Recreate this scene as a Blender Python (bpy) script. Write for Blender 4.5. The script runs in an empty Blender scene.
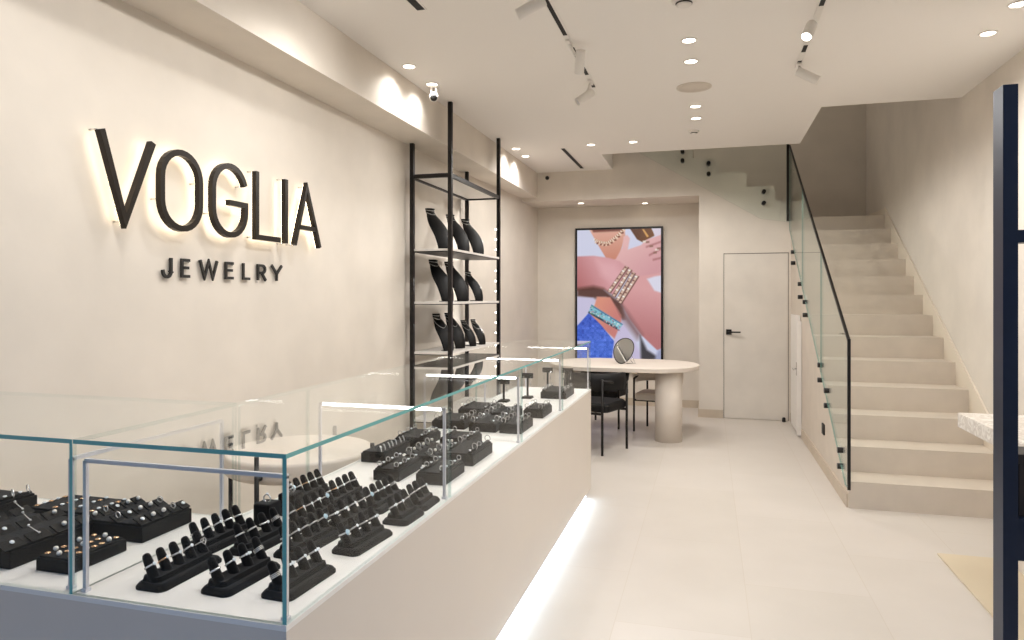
import bpy, bmesh, math, random
import numpy as np
from mathutils import Vector, Matrix
random.seed(7)
SC = bpy.context.scene
COL = SC.collection
PI = math.pi

# ------------------------------------------------------------------ camera
YAW = math.radians(15.72); FPX = 700.0; HZ = 297.0; EYE = 1.5
cd = bpy.data.cameras.new('camera'); cam = bpy.data.objects.new('camera', cd); COL.objects.link(cam)
cam.location = (0, 0, EYE); cam.rotation_euler = (PI/2, 0, YAW)
cd.sensor_width = 36; cd.lens = FPX/1024*36; cd.shift_y = -(320-HZ)/1024; cd.clip_start = .02
SC.camera = cam
CS, SN = math.cos(YAW), math.sin(YAW)
def ray(u, v):
    a = (u-512)/FPX
    return Vector((a*CS-SN, a*SN+CS, (HZ-v)/FPX))
def on(axis, val, u, v):
    """world point where the sight line through a picture point meets a plane of the room"""
    d = ray(u, v); o = Vector((0, 0, EYE)); t = (val-o[axis])/d[axis]
    return o+d*t

# ------------------------------------------------------------------ materials
def nt(name):
    m = bpy.data.materials.new(name); m.use_nodes = True
    n = m.node_tree.nodes; l = m.node_tree.links
    return m, n, l, n['Principled BSDF']
def s2l(c):
    return tuple(((x/255)/12.92 if x/255 <= .04045 else ((x/255+.055)/1.055)**2.4) for x in c)+(1,)
def mat(name, rgb, rough=.5, metal=0, noise=0, nscale=8, bump=0, bscale=60, spec=.5, coat=0):
    m, n, l, p = nt(name)
    c = s2l(rgb); p.inputs['Base Color'].default_value = c
    p.inputs['Roughness'].default_value = rough; p.inputs['Metallic'].default_value = metal
    p.inputs['Specular IOR Level'].default_value = spec
    if coat: p.inputs['Coat Weight'].default_value = coat
    if noise or bump:
        tc = n.new('ShaderNodeTexCoord')
    if noise:
        t = n.new('ShaderNodeTexNoise'); t.inputs['Scale'].default_value = nscale; t.inputs['Detail'].default_value = 6
        l.new(tc.outputs['Object'], t.inputs['Vector'])
        r = n.new('ShaderNodeValToRGB'); r.color_ramp.elements[0].position = .32; r.color_ramp.elements[1].position = .68
        r.color_ramp.elements[0].color = tuple(x*(1-noise) for x in c[:3])+(1,)
        r.color_ramp.elements[1].color = tuple(min(1, x*(1+noise)) for x in c[:3])+(1,)
        l.new(t.outputs['Fac'], r.inputs['Fac']); l.new(r.outputs['Color'], p.inputs['Base Color'])
    if bump:
        t2 = n.new('ShaderNodeTexNoise'); t2.inputs['Scale'].default_value = bscale; t2.inputs['Detail'].default_value = 4
        l.new(tc.outputs['Object'], t2.inputs['Vector'])
        b = n.new('ShaderNodeBump'); b.inputs['Strength'].default_value = bump; b.inputs['Distance'].default_value = .01
        l.new(t2.outputs['Fac'], b.inputs['Height']); l.new(b.outputs['Normal'], p.inputs['Normal'])
    return m
def emit(name, rgb, s, base=(235, 235, 235)):
    m, n, l, p = nt(name)
    p.inputs['Base Color'].default_value = s2l(base)
    p.inputs['Emission Color'].default_value = s2l(rgb); p.inputs['Emission Strength'].default_value = s
    return m
def glass(name, tint, refl=1.0):
    m, n, l, p = nt(name); n.remove(p); out = n['Material Output']
    lw = n.new('ShaderNodeLayerWeight'); lw.inputs['Blend'].default_value = .5
    pw = n.new('ShaderNodeMath'); pw.operation = 'POWER'; pw.inputs[1].default_value = 5
    l.new(lw.outputs['Facing'], pw.inputs[0])
    ma = n.new('ShaderNodeMath'); ma.operation = 'MULTIPLY_ADD'; ma.inputs[1].default_value = .96*refl; ma.inputs[2].default_value = .04*refl
    l.new(pw.outputs[0], ma.inputs[0])
    tr = n.new('ShaderNodeBsdfTransparent'); tr.inputs['Color'].default_value = tint+(1,)
    gl = n.new('ShaderNodeBsdfGlossy'); gl.inputs['Roughness'].default_value = 0; gl.inputs['Color'].default_value = (.95, .97, .97, 1)
    mx = n.new('ShaderNodeMixShader')
    l.new(ma.outputs[0], mx.inputs[0]); l.new(tr.outputs[0], mx.inputs[1]); l.new(gl.outputs[0], mx.inputs[2])
    l.new(mx.outputs[0], out.inputs['Surface'])
    return m

M = {}
M['plaster'] = mat('beige_plaster', (222, 214, 203), .75, noise=.045, nscale=2.6, bump=.05, bscale=25, spec=.25)
M['ceiling'] = mat('ceiling_paint', (238, 234, 229), .9, spec=.1)
M['trim'] = mat('stone_skirting', (196, 182, 164), .6, noise=.05, nscale=6)
M['step'] = mat('stair_stone', (208, 197, 183), .5, noise=.04, nscale=5, spec=.35)
M['steptrim'] = mat('stair_skirting', (226, 215, 198), .5)
M['door'] = mat('plastered_door', (221, 214, 204), .7, noise=.05, nscale=3, bump=.04, bscale=25, spec=.25)
M['dark_gap'] = mat('dark_gap', (90, 80, 72), .9)
M['counter'] = mat('counter_lacquer', (222, 213, 203), .45, noise=.015, nscale=2)
M['white'] = mat('white_acrylic', (243, 240, 236), .35)
M['black'] = mat('black_metal', (26, 23, 22), .4, metal=.3)
M['letter'] = mat('letter_bronze', (40, 34, 29), .35, metal=.5)
M['letterflat'] = mat('letter_black', (24, 21, 20), .5)
M['velvet'] = mat('black_velvet', (15, 14, 15), .9, noise=.2, nscale=60, spec=.1)
M['velvet'].node_tree.nodes['Principled BSDF'].inputs['Sheen Weight'].default_value = .12
M['suede'] = mat('black_leatherette', (9, 8, 9), .55, spec=.22, bump=.05, bscale=200)
M['silver'] = mat('silver', (244, 243, 240), .25, metal=.65)
M['gold'] = mat('rose_gold', (232, 190, 150), .2, metal=1)
M['gem'] = mat('white_stone', (240, 246, 250), .08, spec=.9, coat=1)
M['bluegem'] = mat('pale_blue_stone', (190, 220, 236), .1, spec=.9, coat=1)
M['pearl'] = mat('pearl', (240, 234, 226), .25, spec=.6)
M['alu'] = mat('brushed_aluminium', (222, 220, 224), .35, metal=.15)
M['glass'] = glass('clear_glass', (.993, .998, .997), .3)
M['topglass'] = glass('clear_top_glass', (.993, .998, .997), 1.35)
M['underglass'] = glass('clear_under_glass', (.993, .998, .997), .15)
M['stairglass'] = glass('greenish_glass', (.97, .99, .98), .6)
M['paleedge'] = glass('pale_glass_edge', (.8, .88, .87), 1.5)
M['edge'] = mat('teal_glass_edge', (112, 186, 186), .15, spec=.7)
M['greenedge'] = mat('green_glass_edge', (120, 150, 138), .2, spec=.6)
M['led'] = emit('led_diffuser', (255, 252, 250), 20)
M['floorled'] = emit('floor_led', (196, 226, 255), 11)
M['halo'] = emit('halo_led', (255, 234, 200), 6.5)
M['lamp'] = emit('lamp_face', (255, 240, 222), 9)
M['pin'] = emit('pin_spot', (255, 244, 228), 14)
M['whitepaint'] = mat('white_paint', (232, 228, 222), .45)
M['table'] = mat('table_plaster', (222, 212, 201), .6, noise=.02, nscale=5)
M['cream'] = mat('cream_leather', (224, 215, 203), .6)
M['blackseat'] = mat('black_leather', (13, 12, 13), .6, spec=.3)
M['mirror'] = mat('mirror_glass', (225, 225, 222), .02, metal=1)
M['blue'] = mat('navy_steel', (16, 30, 54), .4, metal=.25, noise=.08, nscale=12)
M['speaker'] = mat('speaker_grille', (214, 205, 193), .8, bump=.2, bscale=300)
M['slot'] = mat('slot_black', (24, 22, 21), .7)
M['chrome'] = mat('chrome', (220, 220, 220), .15, metal=1)
M['box_dark'] = mat('dark_carton', (38, 30, 28), .6)

def marble():
    m, n, l, p = nt('white_marble')
    tc = n.new('ShaderNodeTexCoord'); t = n.new('ShaderNodeTexNoise'); t.inputs['Scale'].default_value = 14
    t.inputs['Detail'].default_value = 9; t.inputs['Distortion'].default_value = 1.6
    l.new(tc.outputs['Object'], t.inputs['Vector'])
    r = n.new('ShaderNodeValToRGB'); e = r.color_ramp.elements
    e[0].position = .38; e[0].color = s2l((232, 226, 217)); e[1].position = .5; e[1].color = s2l((204, 195, 184))
    q = e.new(.6); q.color = s2l((235, 230, 222))
    l.new(t.outputs['Fac'], r.inputs['Fac']); l.new(r.outputs['Color'], p.inputs['Base Color'])
    p.inputs['Roughness'].default_value = .4
    return m
M['marble'] = marble()

def floor_mat():
    m, n, l, p = nt('floor_tile')
    tc = n.new('ShaderNodeTexCoord'); mp = n.new('ShaderNodeMapping'); mp.inputs['Rotation'].default_value = (0, 0, PI/2)
    mp.inputs['Location'].default_value = (.25, .42, 0)
    l.new(tc.outputs['Object'], mp.inputs['Vector'])
    b = n.new('ShaderNodeTexBrick'); b.offset = .5; b.inputs['Scale'].default_value = 1
    b.inputs['Brick Width'].default_value = 1.2; b.inputs['Row Height'].default_value = .6
    b.inputs['Mortar Size'].default_value = .0022; b.inputs['Mortar Smooth'].default_value = .3
    b.inputs['Color1'].default_value = s2l((211, 204, 196)); b.inputs['Color2'].default_value = s2l((207, 200, 191))
    b.inputs['Mortar'].default_value = s2l((202, 193, 181))
    l.new(mp.outputs['Vector'], b.inputs['Vector'])
    t = n.new('ShaderNodeTexNoise'); t.inputs['Scale'].default_value = 2.2; t.inputs['Detail'].default_value = 7
    l.new(tc.outputs['Object'], t.inputs['Vector'])
    mx = n.new('ShaderNodeMix'); mx.data_type = 'RGBA'; mx.blend_type = 'MULTIPLY'; mx.inputs[0].default_value = .35
    r = n.new('ShaderNodeValToRGB'); r.color_ramp.elements[0].position = .3; r.color_ramp.elements[1].position = .7
    r.color_ramp.elements[0].color = (.83, .82, .8, 1); r.color_ramp.elements[1].color = (1, 1, 1, 1)
    l.new(t.outputs['Fac'], r.inputs['Fac'])
    l.new(b.outputs['Color'], mx.inputs[6]); l.new(r.outputs['Color'], mx.inputs[7])
    l.new(mx.outputs[2], p.inputs['Base Color'])
    p.inputs['Roughness'].default_value = .34; p.inputs['Specular IOR Level'].default_value = .4
    return m
M['floor'] = floor_mat()

# ------------------------------------------------------------------ mesh helpers
class MB:
    def __init__(s): s.bm = bmesh.new()
    def _q(s, vs, fs, mi=0, smooth=False):
        v = [s.bm.verts.new(p) for p in vs]; out = []
        for f in fs:
            try:
                g = s.bm.faces.new([v[i] for i in f]); g.material_index = mi; g.smooth = smooth; out.append(g)
            except ValueError: pass
        return out
    def box(s, x0, x1, y0, y1, z0, z1, bev=0, mi=0, M4=None):
        x0, x1 = sorted((x0, x1)); y0, y1 = sorted((y0, y1)); z0, z1 = sorted((z0, z1))
        vs = [(x, y, z) for z in (z0, z1) for y in (y0, y1) for x in (x0, x1)]
        if M4: vs = [M4 @ Vector(p) for p in vs]
        f = s._q(vs, [(0, 2, 3, 1), (4, 5, 7, 6), (0, 1, 5, 4), (2, 6, 7, 3), (0, 4, 6, 2), (1, 3, 7, 5)], mi)
        if bev:
            ed = list({e for g in f for e in g.edges})
            bmesh.ops.bevel(s.bm, geom=ed, offset=bev, segments=2, affect='EDGES', profile=.6)
        return s
    def slab(s, x0, x1, y0, y1, z0, z1, thin, teal=()):
        """glass pane: big faces slot 0, named rims slot 1 (teal), other rims slot 2 (pale)"""
        vs = [(x, y, z) for z in (z0, z1) for y in (y0, y1) for x in (x0, x1)]
        fx = {2: [(0, 2, 3, 1), (4, 5, 7, 6)], 1: [(0, 1, 5, 4), (2, 6, 7, 3)], 0: [(0, 4, 6, 2), (1, 3, 7, 5)]}
        for k in fx:
            for j, f in enumerate(fx[k]):
                s._q(vs, [f], (3 if thin == 2 and j == 0 else 0) if k == thin else (1 if ('xyz'[k]+'-+'[j]) in teal else 2))
        bmesh.ops.remove_doubles(s.bm, verts=s.bm.verts, dist=1e-6)
        return s
    def cyl(s, p0, p1, r0, r1=None, n=12, cap=True, mi=0, smooth=True):
        r1 = r0 if r1 is None else r1
        p0, p1 = Vector(p0), Vector(p1); d = (p1-p0).normalized()
        a = d.orthogonal().normalized(); b = d.cross(a)
        A = [s.bm.verts.new(p0+(a*math.cos(2*PI*i/n)+b*math.sin(2*PI*i/n))*r0) for i in range(n)]
        B = [s.bm.verts.new(p1+(a*math.cos(2*PI*i/n)+b*math.sin(2*PI*i/n))*r1) for i in range(n)]
        for i in range(n):
            f = s.bm.faces.new((A[i], A[(i+1) % n], B[(i+1) % n], B[i])); f.smooth = smooth; f.material_index = mi
        if cap:
            f = s.bm.faces.new(A[::-1]); f.material_index = mi
            f = s.bm.faces.new(B); f.material_index = mi
        return s
    def lathe(s, prof, c=(0, 0, 0), n=24, axis=None, mi=0):
        """prof: (r, h) pairs from one pole to the other, turned about +Z or about axis at c"""
        c = Vector(c); d = Vector(axis).normalized() if axis else Vector((0, 0, 1))
        a = d.orthogonal().normalized(); b = d.cross(a); rings = []
        for r, h in prof:
            if r < 1e-6: rings.append([s.bm.verts.new(c+d*h)])
            else: rings.append([s.bm.verts.new(c+d*h+(a*math.cos(2*PI*i/n)+b*math.sin(2*PI*i/n))*r) for i in range(n)])
        for R, S in zip(rings, rings[1:]):
            for i in range(n):
                j = (i+1) % n
                v = [R[0]] if len(R) == 1 else [R[i], R[j]]
                w = [S[0]] if len(S) == 1 else [S[j], S[i]]
                if len(v)+len(w) > 2:
                    f = s.bm.faces.new(v+w); f.smooth = True; f.material_index = mi
        return s
    def tube(s, pts, r, n=8, closed=False, mi=0):
        pts = [Vector(p) for p in pts]; N = len(pts); rings = []; prev = None
        for i, p in enumerate(pts):
            if closed: d = pts[(i+1) % N]-pts[i-1]
            else: d = pts[min(i+1, N-1)]-pts[max(i-1, 0)]
            d.normalize()
            a = d.orthogonal().normalized() if prev is None else (prev-d*prev.dot(d)).normalized()
            prev = a; b = d.cross(a); rr = r[i] if isinstance(r, (list, tuple)) else r
            rings.append([s.bm.verts.new(p+(a*math.cos(2*PI*k/n)+b*math.sin(2*PI*k/n))*rr) for k in range(n)])
        for i in range(N if closed else N-1):
            R, S = rings[i], rings[(i+1) % N]
            for k in range(n):
                f = s.bm.faces.new((R[k], R[(k+1) % n], S[(k+1) % n], S[k])); f.smooth = True; f.material_index = mi
        if not closed:
            s.bm.faces.new(rings[0][::-1]).material_index = mi; s.bm.faces.new(rings[-1]).material_index = mi
        return s
    def prism(s, poly, axis, lo, hi, mi=0, side=None, smooth=False):
        """2-D polygon in the two other axes (cyclic order of the remaining axes), pushed along axis"""
        oth = [i for i in range(3) if i != axis]
        def mk(p, h):
            q = [0, 0, 0]; q[oth[0]], q[oth[1]] = p; q[axis] = h; return s.bm.verts.new(q)
        A = [mk(p, lo) for p in poly]; B = [mk(p, hi) for p in poly]; n = len(poly)
        fa = s.bm.faces.new(A); fb = s.bm.faces.new(B[::-1]); fa.material_index = fb.material_index = mi
        for i in range(n):
            f = s.bm.faces.new((A[i], B[i], B[(i+1) % n], A[(i+1) % n])); f.material_index = mi if side is None else side; f.smooth = smooth
        return s
    def build(s, name, m, parent=None, bev=0):
        bmesh.ops.recalc_face_normals(s.bm, faces=s.bm.faces)
        if bev:
            ed = [e for e in s.bm.edges if len(e.link_faces) == 2 and e.calc_face_angle(0) > .6]
            bmesh.ops.bevel(s.bm, geom=ed, offset=bev, segments=2, affect='EDGES', profile=.6, clamp_overlap=True)
        if parent is not None:
            off = world_of(parent)
            for v in s.bm.verts: v.co -= off
        me = bpy.data.meshes.new(name); s.bm.to_mesh(me); s.bm.free()
        for x in (m if isinstance(m, (list, tuple)) else [m]): me.materials.append(M[x])
        o = bpy.data.objects.new(name, me); COL.objects.link(o)
        if parent is not None: o.parent = parent
        return o
def world_of(o):
    v = Vector(o.location)
    while o.parent: o = o.parent; v += o.location
    return v
def thing(name, label, cat, loc=(0, 0, 0), group=None):
    o = bpy.data.objects.new(name, None); COL.objects.link(o); o.location = loc; o.empty_display_size = .1
    o['label'] = label; o['category'] = cat
    if group: o['group'] = group
    return o
def tag(o, label, cat, group=None):
    o['label'] = label; o['category'] = cat
    if group: o['group'] = group
    return o
def struct(o): o['kind'] = 'structure'; return o
def kids(o): return [c for c in COL.objects if c.parent is o]
def copy_tree(o, parent=None):
    c = o.copy(); COL.objects.link(c)
    if parent is not None: c.parent = parent
    for k in TREE.get(o.name, ()): copy_tree(k, c)
    return c
TREE = {}
def remember(o):
    ch = [c for c in bpy.data.objects if c.parent is o]
    TREE[o.name] = ch
    for c in ch: remember(c)
def setm(o, label, group=None):
    o['label'] = label
    if group: o['group'] = group
ORD = ['first', 'second', 'third', 'fourth', 'fifth', 'sixth', 'seventh', 'eighth', 'ninth', 'tenth']

def spot(name, loc, w, ang, blend=1, col=(1, .975, .945), rot=(0, 0, 0), size=.04):
    d_ = bpy.data.lights.new(name, 'SPOT'); d_.energy = w; d_.spot_size = math.radians(ang); d_.spot_blend = blend; d_.color = col; d_.shadow_soft_size = size
    o_ = bpy.data.objects.new(name, d_); COL.objects.link(o_); o_.location = loc; o_.rotation_euler = rot; return o_
# ------------------------------------------------------------------ room shell
XL, XS, XR = -2.52, -2.2, 2.01           # left wall, soffit face, right wall
ZC, ZS, ZB = 3.15, 2.82, 2.77            # ceiling, soffit underside, beam underside
YF, YD, YR, YB = -.6, 9.06, 9.8, 10.24  # shopfront, door wall, recess back, stairwell back
XST = .955                               # open side of the stair
struct(MB().box(XL-.2, XR+.2, YF, YB+.2, -.2, 0).build('floor', 'floor'))
struct(MB().box(XL-.2, XL, YF, YR+.2, 0, ZC).build('wall_left', 'plaster'))
struct(MB().box(XR, XR+.2, YF, YB+.2, 0, 5.2).build('wall_right', 'plaster'))
struct(MB().prism([(XL-.01, 7.0), (XL, 7.0), (-2.375, YR), (XL-.01, YR)], 2, 0, ZS).build('wall_left_end', 'plaster'))
struct(MB().box(XL, XS, YF, YD, ZS, ZC).build('trim_1', 'plaster'))          # dropped soffit along the left wall
c = MB()
c.box(XS, XR, YF, 6.58, ZC, ZC+.35); c.box(XS, .94, 6.58, 8.08, ZC, ZC+.35); c.box(XS, -1.2, 8.08, YD, ZC, ZC+.35)
struct(c.build('ceiling', 'ceiling'))
struct(MB().box(XS, XR, YF, 6.58, 5.2, 5.3).box(-2.6, XR, 6.58, YB, 5.2, 5.3).build('ceiling_stairwell', 'ceiling'))
struct(MB().box(-2.6, XR, YB, YB+.2, 2.2, 5.2).build('wall_stairwell', 'plaster'))
# second flight runs left above the door; its stringer is the top of the door wall
G2, R2 = .322, .194
fl2 = [(1.09-i*G2, 2.66+i*R2) for i in range(9)]
prof = [(XST, 2.3), (XST, 2.66)]
for i in range(0, 9):
    x, z = fl2[i]; x2 = fl2[i+1][0] if i < 8 else x-G2
    if i: prof.append((x, z))
    prof.append((x2, z))
xe, ze = prof[-1]
# door wall with the recess cut out
w = MB()
top = [(p[0], p[1]) for p in prof[1:]]
poly = [(-.12, 0), (XST, 0)]+top+[(xe, ZC+.35), (XL, ZC+.35), (XL, ZB), (-.12, ZB)]
poly2 = [p for i, p in enumerate(poly) if i == 0 or p != poly[i-1]]
w.prism(poly2, 1, YD, YD+.1)
struct(w.build('wall_back', 'plaster'))
struct(MB().box(XL, -.12+.2, YR, YR+.15, 0, ZB).box(-.12, .08, YD+.1, YR, 0, ZB).build('wall_recess', 'plaster'))
struct(MB().box(XL, .08, YD+.1, YR+.15, ZB, ZB+.08).build('ceiling_recess', 'plaster'))
struct(MB().box(-.125, .165, YD-.012, YD, 0, .1).build('baseboard_back', 'trim'))
struct(MB().box(XL+.15, -.12, YR-.012, YR, 0, .1).box(-.132, -.12, YD, YR-.012, 0, .1).build('baseboard_recess', 'trim'))
struct(MB().box(XL, XL+.012, YF, YD, 0, .1).build('baseboard_left', 'trim'))
struct(MB().box(XR-.012, XR, YF, 5.42, 0, .1).build('baseboard_right', 'trim'))
struct(MB().box(XST-.012, XST, 5.45, 7.99, 0, .1).box(XST-.012, XST, 8.83, YD-.005, 0, .1).build('baseboard_stair', 'trim'))
# shopfront behind the photographer: glazed, open to the street
struct(MB().box(XL, XR, YF-.1, YF, ZC-.25, ZC+.2).build('wall_front', 'plaster'))

struct(MB().box(XS, XR, 6.48, 6.58, ZC+.35, 5.2).box(-2.7, -2.6, 6.48, YB, ZC+.35, 5.3).build('wall_upper', 'plaster'))
# staircase : first flight climbs away, landing, second flight to the left
G1, R1, Y0 = .31, .19, 5.435
pf = [(Y0, 0)]
for k in range(13):
    pf.append((Y0+k*G1, (k+1)*R1))
    if k < 12: pf.append((Y0+(k+1)*G1, (k+1)*R1))
pf += [(YB, 13*R1), (YB, 0)]
st = thing('staircase', 'beige stone staircase rising along the right wall beyond the shop floor', 'staircase', (1.48, Y0, 0))
s = MB(); s.prism(pf, 0, XST, XR-.001); f1 = s.build('flight', 'step', st)
s = MB()
pp = [(1.09, 2.47)]+[q for i, (x, z) in enumerate(fl2) for q in ((x, z), (x-G2, z))]+[(fl2[-1][0]-G2, 4.0), (1.09, 2.2)]
s.prism(pp, 1, YD+.1, YB-.001); s.build('upper_flight', 'step', st)
s = MB()
sk = [(Y0-.02, 0), (Y0-.02, .2)]+[(Y0+.0, .3), (Y0+12*G1, .3+12*R1-.02), (Y0+12*G1+.02, .1+12.9*R1), (YB-.002, .1+13*R1), (YB-.002, 13*R1), (Y0+12*G1, 12*R1)]
s.prism(sk, 0, XR-.016, XR-.002); s.build('wall_skirting', 'steptrim', st)
# understair cupboard door in the flank of the stair, ajar
ud = thing('cupboard_door', 'narrow white cupboard door standing ajar under the stair', 'door', (XST, 8.03, 0))
MB().box(XST-.05, XST-.004, 8.03, 8.07, .02, 1.24).build('frame', 'whitepaint', ud)
MB().box(XST-.006, XST-.0005, 8.075, 8.12, .02, 1.24).build('gap', 'dark_gap', ud)
MB().box(XST-.03, XST-.006, 8.12, 8.8, .02, 1.3).build('door_leaf', 'whitepaint', ud)
h = MB(); h.box(XST-.056, XST-.05, 8.035, 8.065, .66, .8); h.cyl((XST-.055, 8.05, .73), (XST-.095, 8.05, .73), .008); h.cyl((XST-.09, 8.05, .73), (XST-.09, 7.95, .73), .007)
h.build('handle', 'chrome', ud)

# flush door in the back wall
DX0, DX1, DH = .18, .92, 2.03
d = MB(); d.box(DX0, DX1, YD-.008, YD-.001, .008, DH, bev=.002)
dr = struct(d.build('door_1', 'door'))
g = MB()
g.box(DX0-.006, DX0, YD-.006, YD-.0005, 0, DH+.012); g.box(DX1, DX1+.006, YD-.006, YD-.0005, 0, DH+.012); g.box(DX0-.006, DX1+.006, YD-.006, YD-.0005, DH, DH+.008)
g.build('door_gap', 'dark_gap', dr)
hp = on(1, YD-.02, 729, 332); h = MB()
h.box(hp.x-.035, hp.x+.03, YD-.024, YD-.008, hp.z-.032, hp.z+.032, bev=.003)
h.box(hp.x-.012, hp.x+.012, YD-.06, YD-.022, hp.z-.009, hp.z+.009); h.box(hp.x-.012, hp.x+.135, YD-.066, YD-.052, hp.z-.009, hp.z+.009, bev=.003)
h.build('door_handle', 'black', dr)
tag(MB().lathe([(0, 0), (.02, 0), (.022, .01), (.02, .045), (.012, .052), (0, .052)], (.865, 8.98, 0)).build('door_stop', 'slot'), 'small black door stop on the floor before the back door', 'door stop')

# ------------------------------------------------------------------ glass balustrade
XG = .932
gr = thing('glass_balustrade', 'greenish glass balustrade with black handrail along the stair', 'railing', (XG, 5.3, 0))
def gz(y): return 1.2+(y-5.3)*.573
def lowz(y): return max(.17, .17+(y-5.42)*.6)
ya = [5.3, 6.55, 7.8, 9.0]
for a, b in zip(ya, ya[1:]):
    b2 = b-.006
    pl = [(a, lowz(a)), (max(a, min(b2, 5.42)), lowz(a)), (b2, lowz(b2)), (b2, gz(b2)), (a, gz(a))]
    pl = [p for i, p in enumerate(pl) if i == 0 or p != pl[i-1]]
    MB().prism(pl, 0, XG-.006, XG+.006, side=1).build('glass_panel', ['stairglass', 'greenedge'], gr)
rl = MB()
def bar(mb, p, q, w, h):
    p, q = Vector(p), Vector(q); d = (q-p).normalized(); x = Vector((1, 0, 0))
    if abs(d.x) > .9: x = Vector((0, 1, 0))
    u = (x-d*x.dot(d)).normalized(); v = d.cross(u)
    vs = [pt+u*(w*i)+v*(h*j) for pt in (p, q) for i, j in ((-.5, -.5), (.5, -.5), (.5, .5), (-.5, .5))]
    mb._q(vs, [(0, 1, 2, 3), (4, 7, 6, 5), (0, 4, 5, 1), (1, 5, 6, 2), (2, 6, 7, 3), (3, 7, 4, 0)])
bar(rl, (XG, 5.3, 1.2), (XG, 9.0, gz(9.0)), .018, .02); bar(rl, (XG, 5.295, .165), (XG, 5.295, 1.21), .02, .02)
rl.build('handrail', 'black', gr)
for (u, v) in ((792, 252), (792, 263), (799, 284), (799, 297), (804, 302), (804, 315), (819, 365), (819, 380), (825.5, 390.6), (825.5, 405.5), (839, 450), (839, 466)):
    p = on(0, XG-.012, u, v)
    MB().cyl((XG-.024, p.y, p.z), (XST, p.y, p.z), .022, n=16).build('standoff', 'black', gr)
ug = thing('landing_balustrade', 'greenish glass panel with black end post above the back door', 'railing', (.9, 8.98, 2.4))
pl = [(.918, 2.40), (.918, 3.35), (-.9, 4.45), (-.9, 3.36), (.6, 2.45)]
MB().prism(pl, 1, 8.975, 8.987, side=1).build('glass_panel', ['stairglass', 'greenedge'], ug)
MB().box(.895, .922, 8.955, 8.985, 2.41, 3.33).build('end_post', 'black', ug)
for (u, v) in ((682.4, 151), (682.4, 160.3), (708.6, 163), (708.6, 173.5), (764, 191.3), (764, 202.7)):
    p = on(1, 8.97, u, v)
    MB().cyl((p.x, 8.955, p.z), (p.x, YD, p.z), .024, n=16).build('standoff', 'black', ug)
p = on(0, XST, 824, 429)
tag(MB().box(XST-.012, XST, p.y-.055, p.y+.055, p.z-.045, p.z+.045, bev=.002).build('wall_socket', 'slot'), 'small black wall socket low on the stair flank', 'socket')

# ------------------------------------------------------------------ sales counter (L) and glass cases
ZT, ZG = .812, 1.161
CX0, CX1, CY0, CY1, CYL = -1.425, -.85, 1.28, 5.2, 1.87
ct = thing('sales_counter', 'long beige L-shaped sales counter with light strip along its foot', 'counter', (-1.16, 3.2, 0))
b = MB(); b.prism([(XL+.02, CY0), (CX1, CY0), (CX1, CY1), (CX0, CY1), (CX0, CYL), (XL+.02, CYL)], 2, .075, ZT-.012); b.build('body', 'counter', ct)
b = MB(); b.prism([(XL+.02, CY0+.06), (CX1-.05, CY0+.06), (CX1-.05, CY1-.06), (CX0+.05, CY1-.06), (CX0+.05, CYL-.05), (XL+.02, CYL-.05)], 2, 0, .075); b.build('plinth', 'counter', ct)
b = MB(); b.prism([(XL+.02, CY0), (CX1, CY0), (CX1, CY1), (CX0, CY1), (CX0, CYL), (XL+.02, CYL)], 2, ZT-.012, ZT); b.build('top', 'white', ct)
MB().box(CX1-.049, CX1-.03, CY0+.06, CY1-.05, .02, .06).build('light_strip', 'floorled', ct)

gc = thing('glass_display_case', 'long glass display case on the sales counter', 'display case', (-1.16, 3.2, ZT))
GT = .01
YM = [CY0, 2.255, 3.215, 4.175, CY1]
MB().slab(CX0+.01, CX1-.002, CY0+.002, CY1-.002, ZG, ZG+GT, 2, ('y-', 'x+')).build('top_pane', ['topglass', 'edge', 'paleedge', 'underglass'], gc)
for a, b_ in zip(YM, YM[1:]):
    y0 = a+.004; y1 = b_-.004
    MB().slab(CX1-.002-GT, CX1-.002, y0, y1, ZT, ZG, 0, ('y-',) if a == CY0 else ()).build('front_pane', ['glass', 'edge', 'paleedge'], gc)
    if a > CY0: MB().slab(CX0+.01, CX0+.01+GT, y0, y1, ZT, ZG, 0).build('rear_pane', ['glass', 'edge', 'paleedge'], gc)
MB().slab(CX0+.01, CX0+.01+GT, CYL, YM[1]-.004, ZT, ZG, 0).build('rear_pane', ['glass', 'edge', 'paleedge'], gc)
MB().slab(CX0+.01, CX1-.013, CY0+.002, CY0+.002+GT, ZT, ZG, 1, ()).build('end_pane', ['glass', 'edge', 'paleedge'], gc)
MB().slab(CX0+.022, CX1-.013, CY1-.013, CY1-.003, ZT, ZG, 1).build('end_pane', ['glass', 'edge', 'paleedge'], gc)
for y in YM[1:4]:
    MB().slab(CX0+.022, CX1-.013, y-.003, y+.003, ZT, ZG-.002, 1).build('divider', ['glass', 'edge', 'paleedge'], gc)
g2 = thing('glass_display_case', 'short glass display case on the near leg of the counter, meeting the wall', 'display case', (-2, 1.57, ZT))
MB().slab(XL+.03, CX0+.008, CY0+.002, CYL-.002, ZG, ZG+GT, 2, ('y-',)).build('top_pane', ['topglass', 'edge', 'paleedge', 'underglass'], g2)
MB().slab(XL+.03, CX0-.002, CY0+.002, CY0+.002+GT, ZT, ZG, 1).build('front_pane', ['glass', 'edge', 'paleedge'], g2)
MB().slab(XL+.03, CX0+.008, CYL-.012, CYL-.002, ZT, ZG, 1).build('rear_pane', ['glass', 'edge', 'paleedge'], g2)
MB().slab(CX0-.001, CX0+.008, CY0+.003, CYL-.014, ZT, ZG, 0, ('y-',)).build('end_pane', ['glass', 'edge', 'paleedge'], g2)

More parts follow.
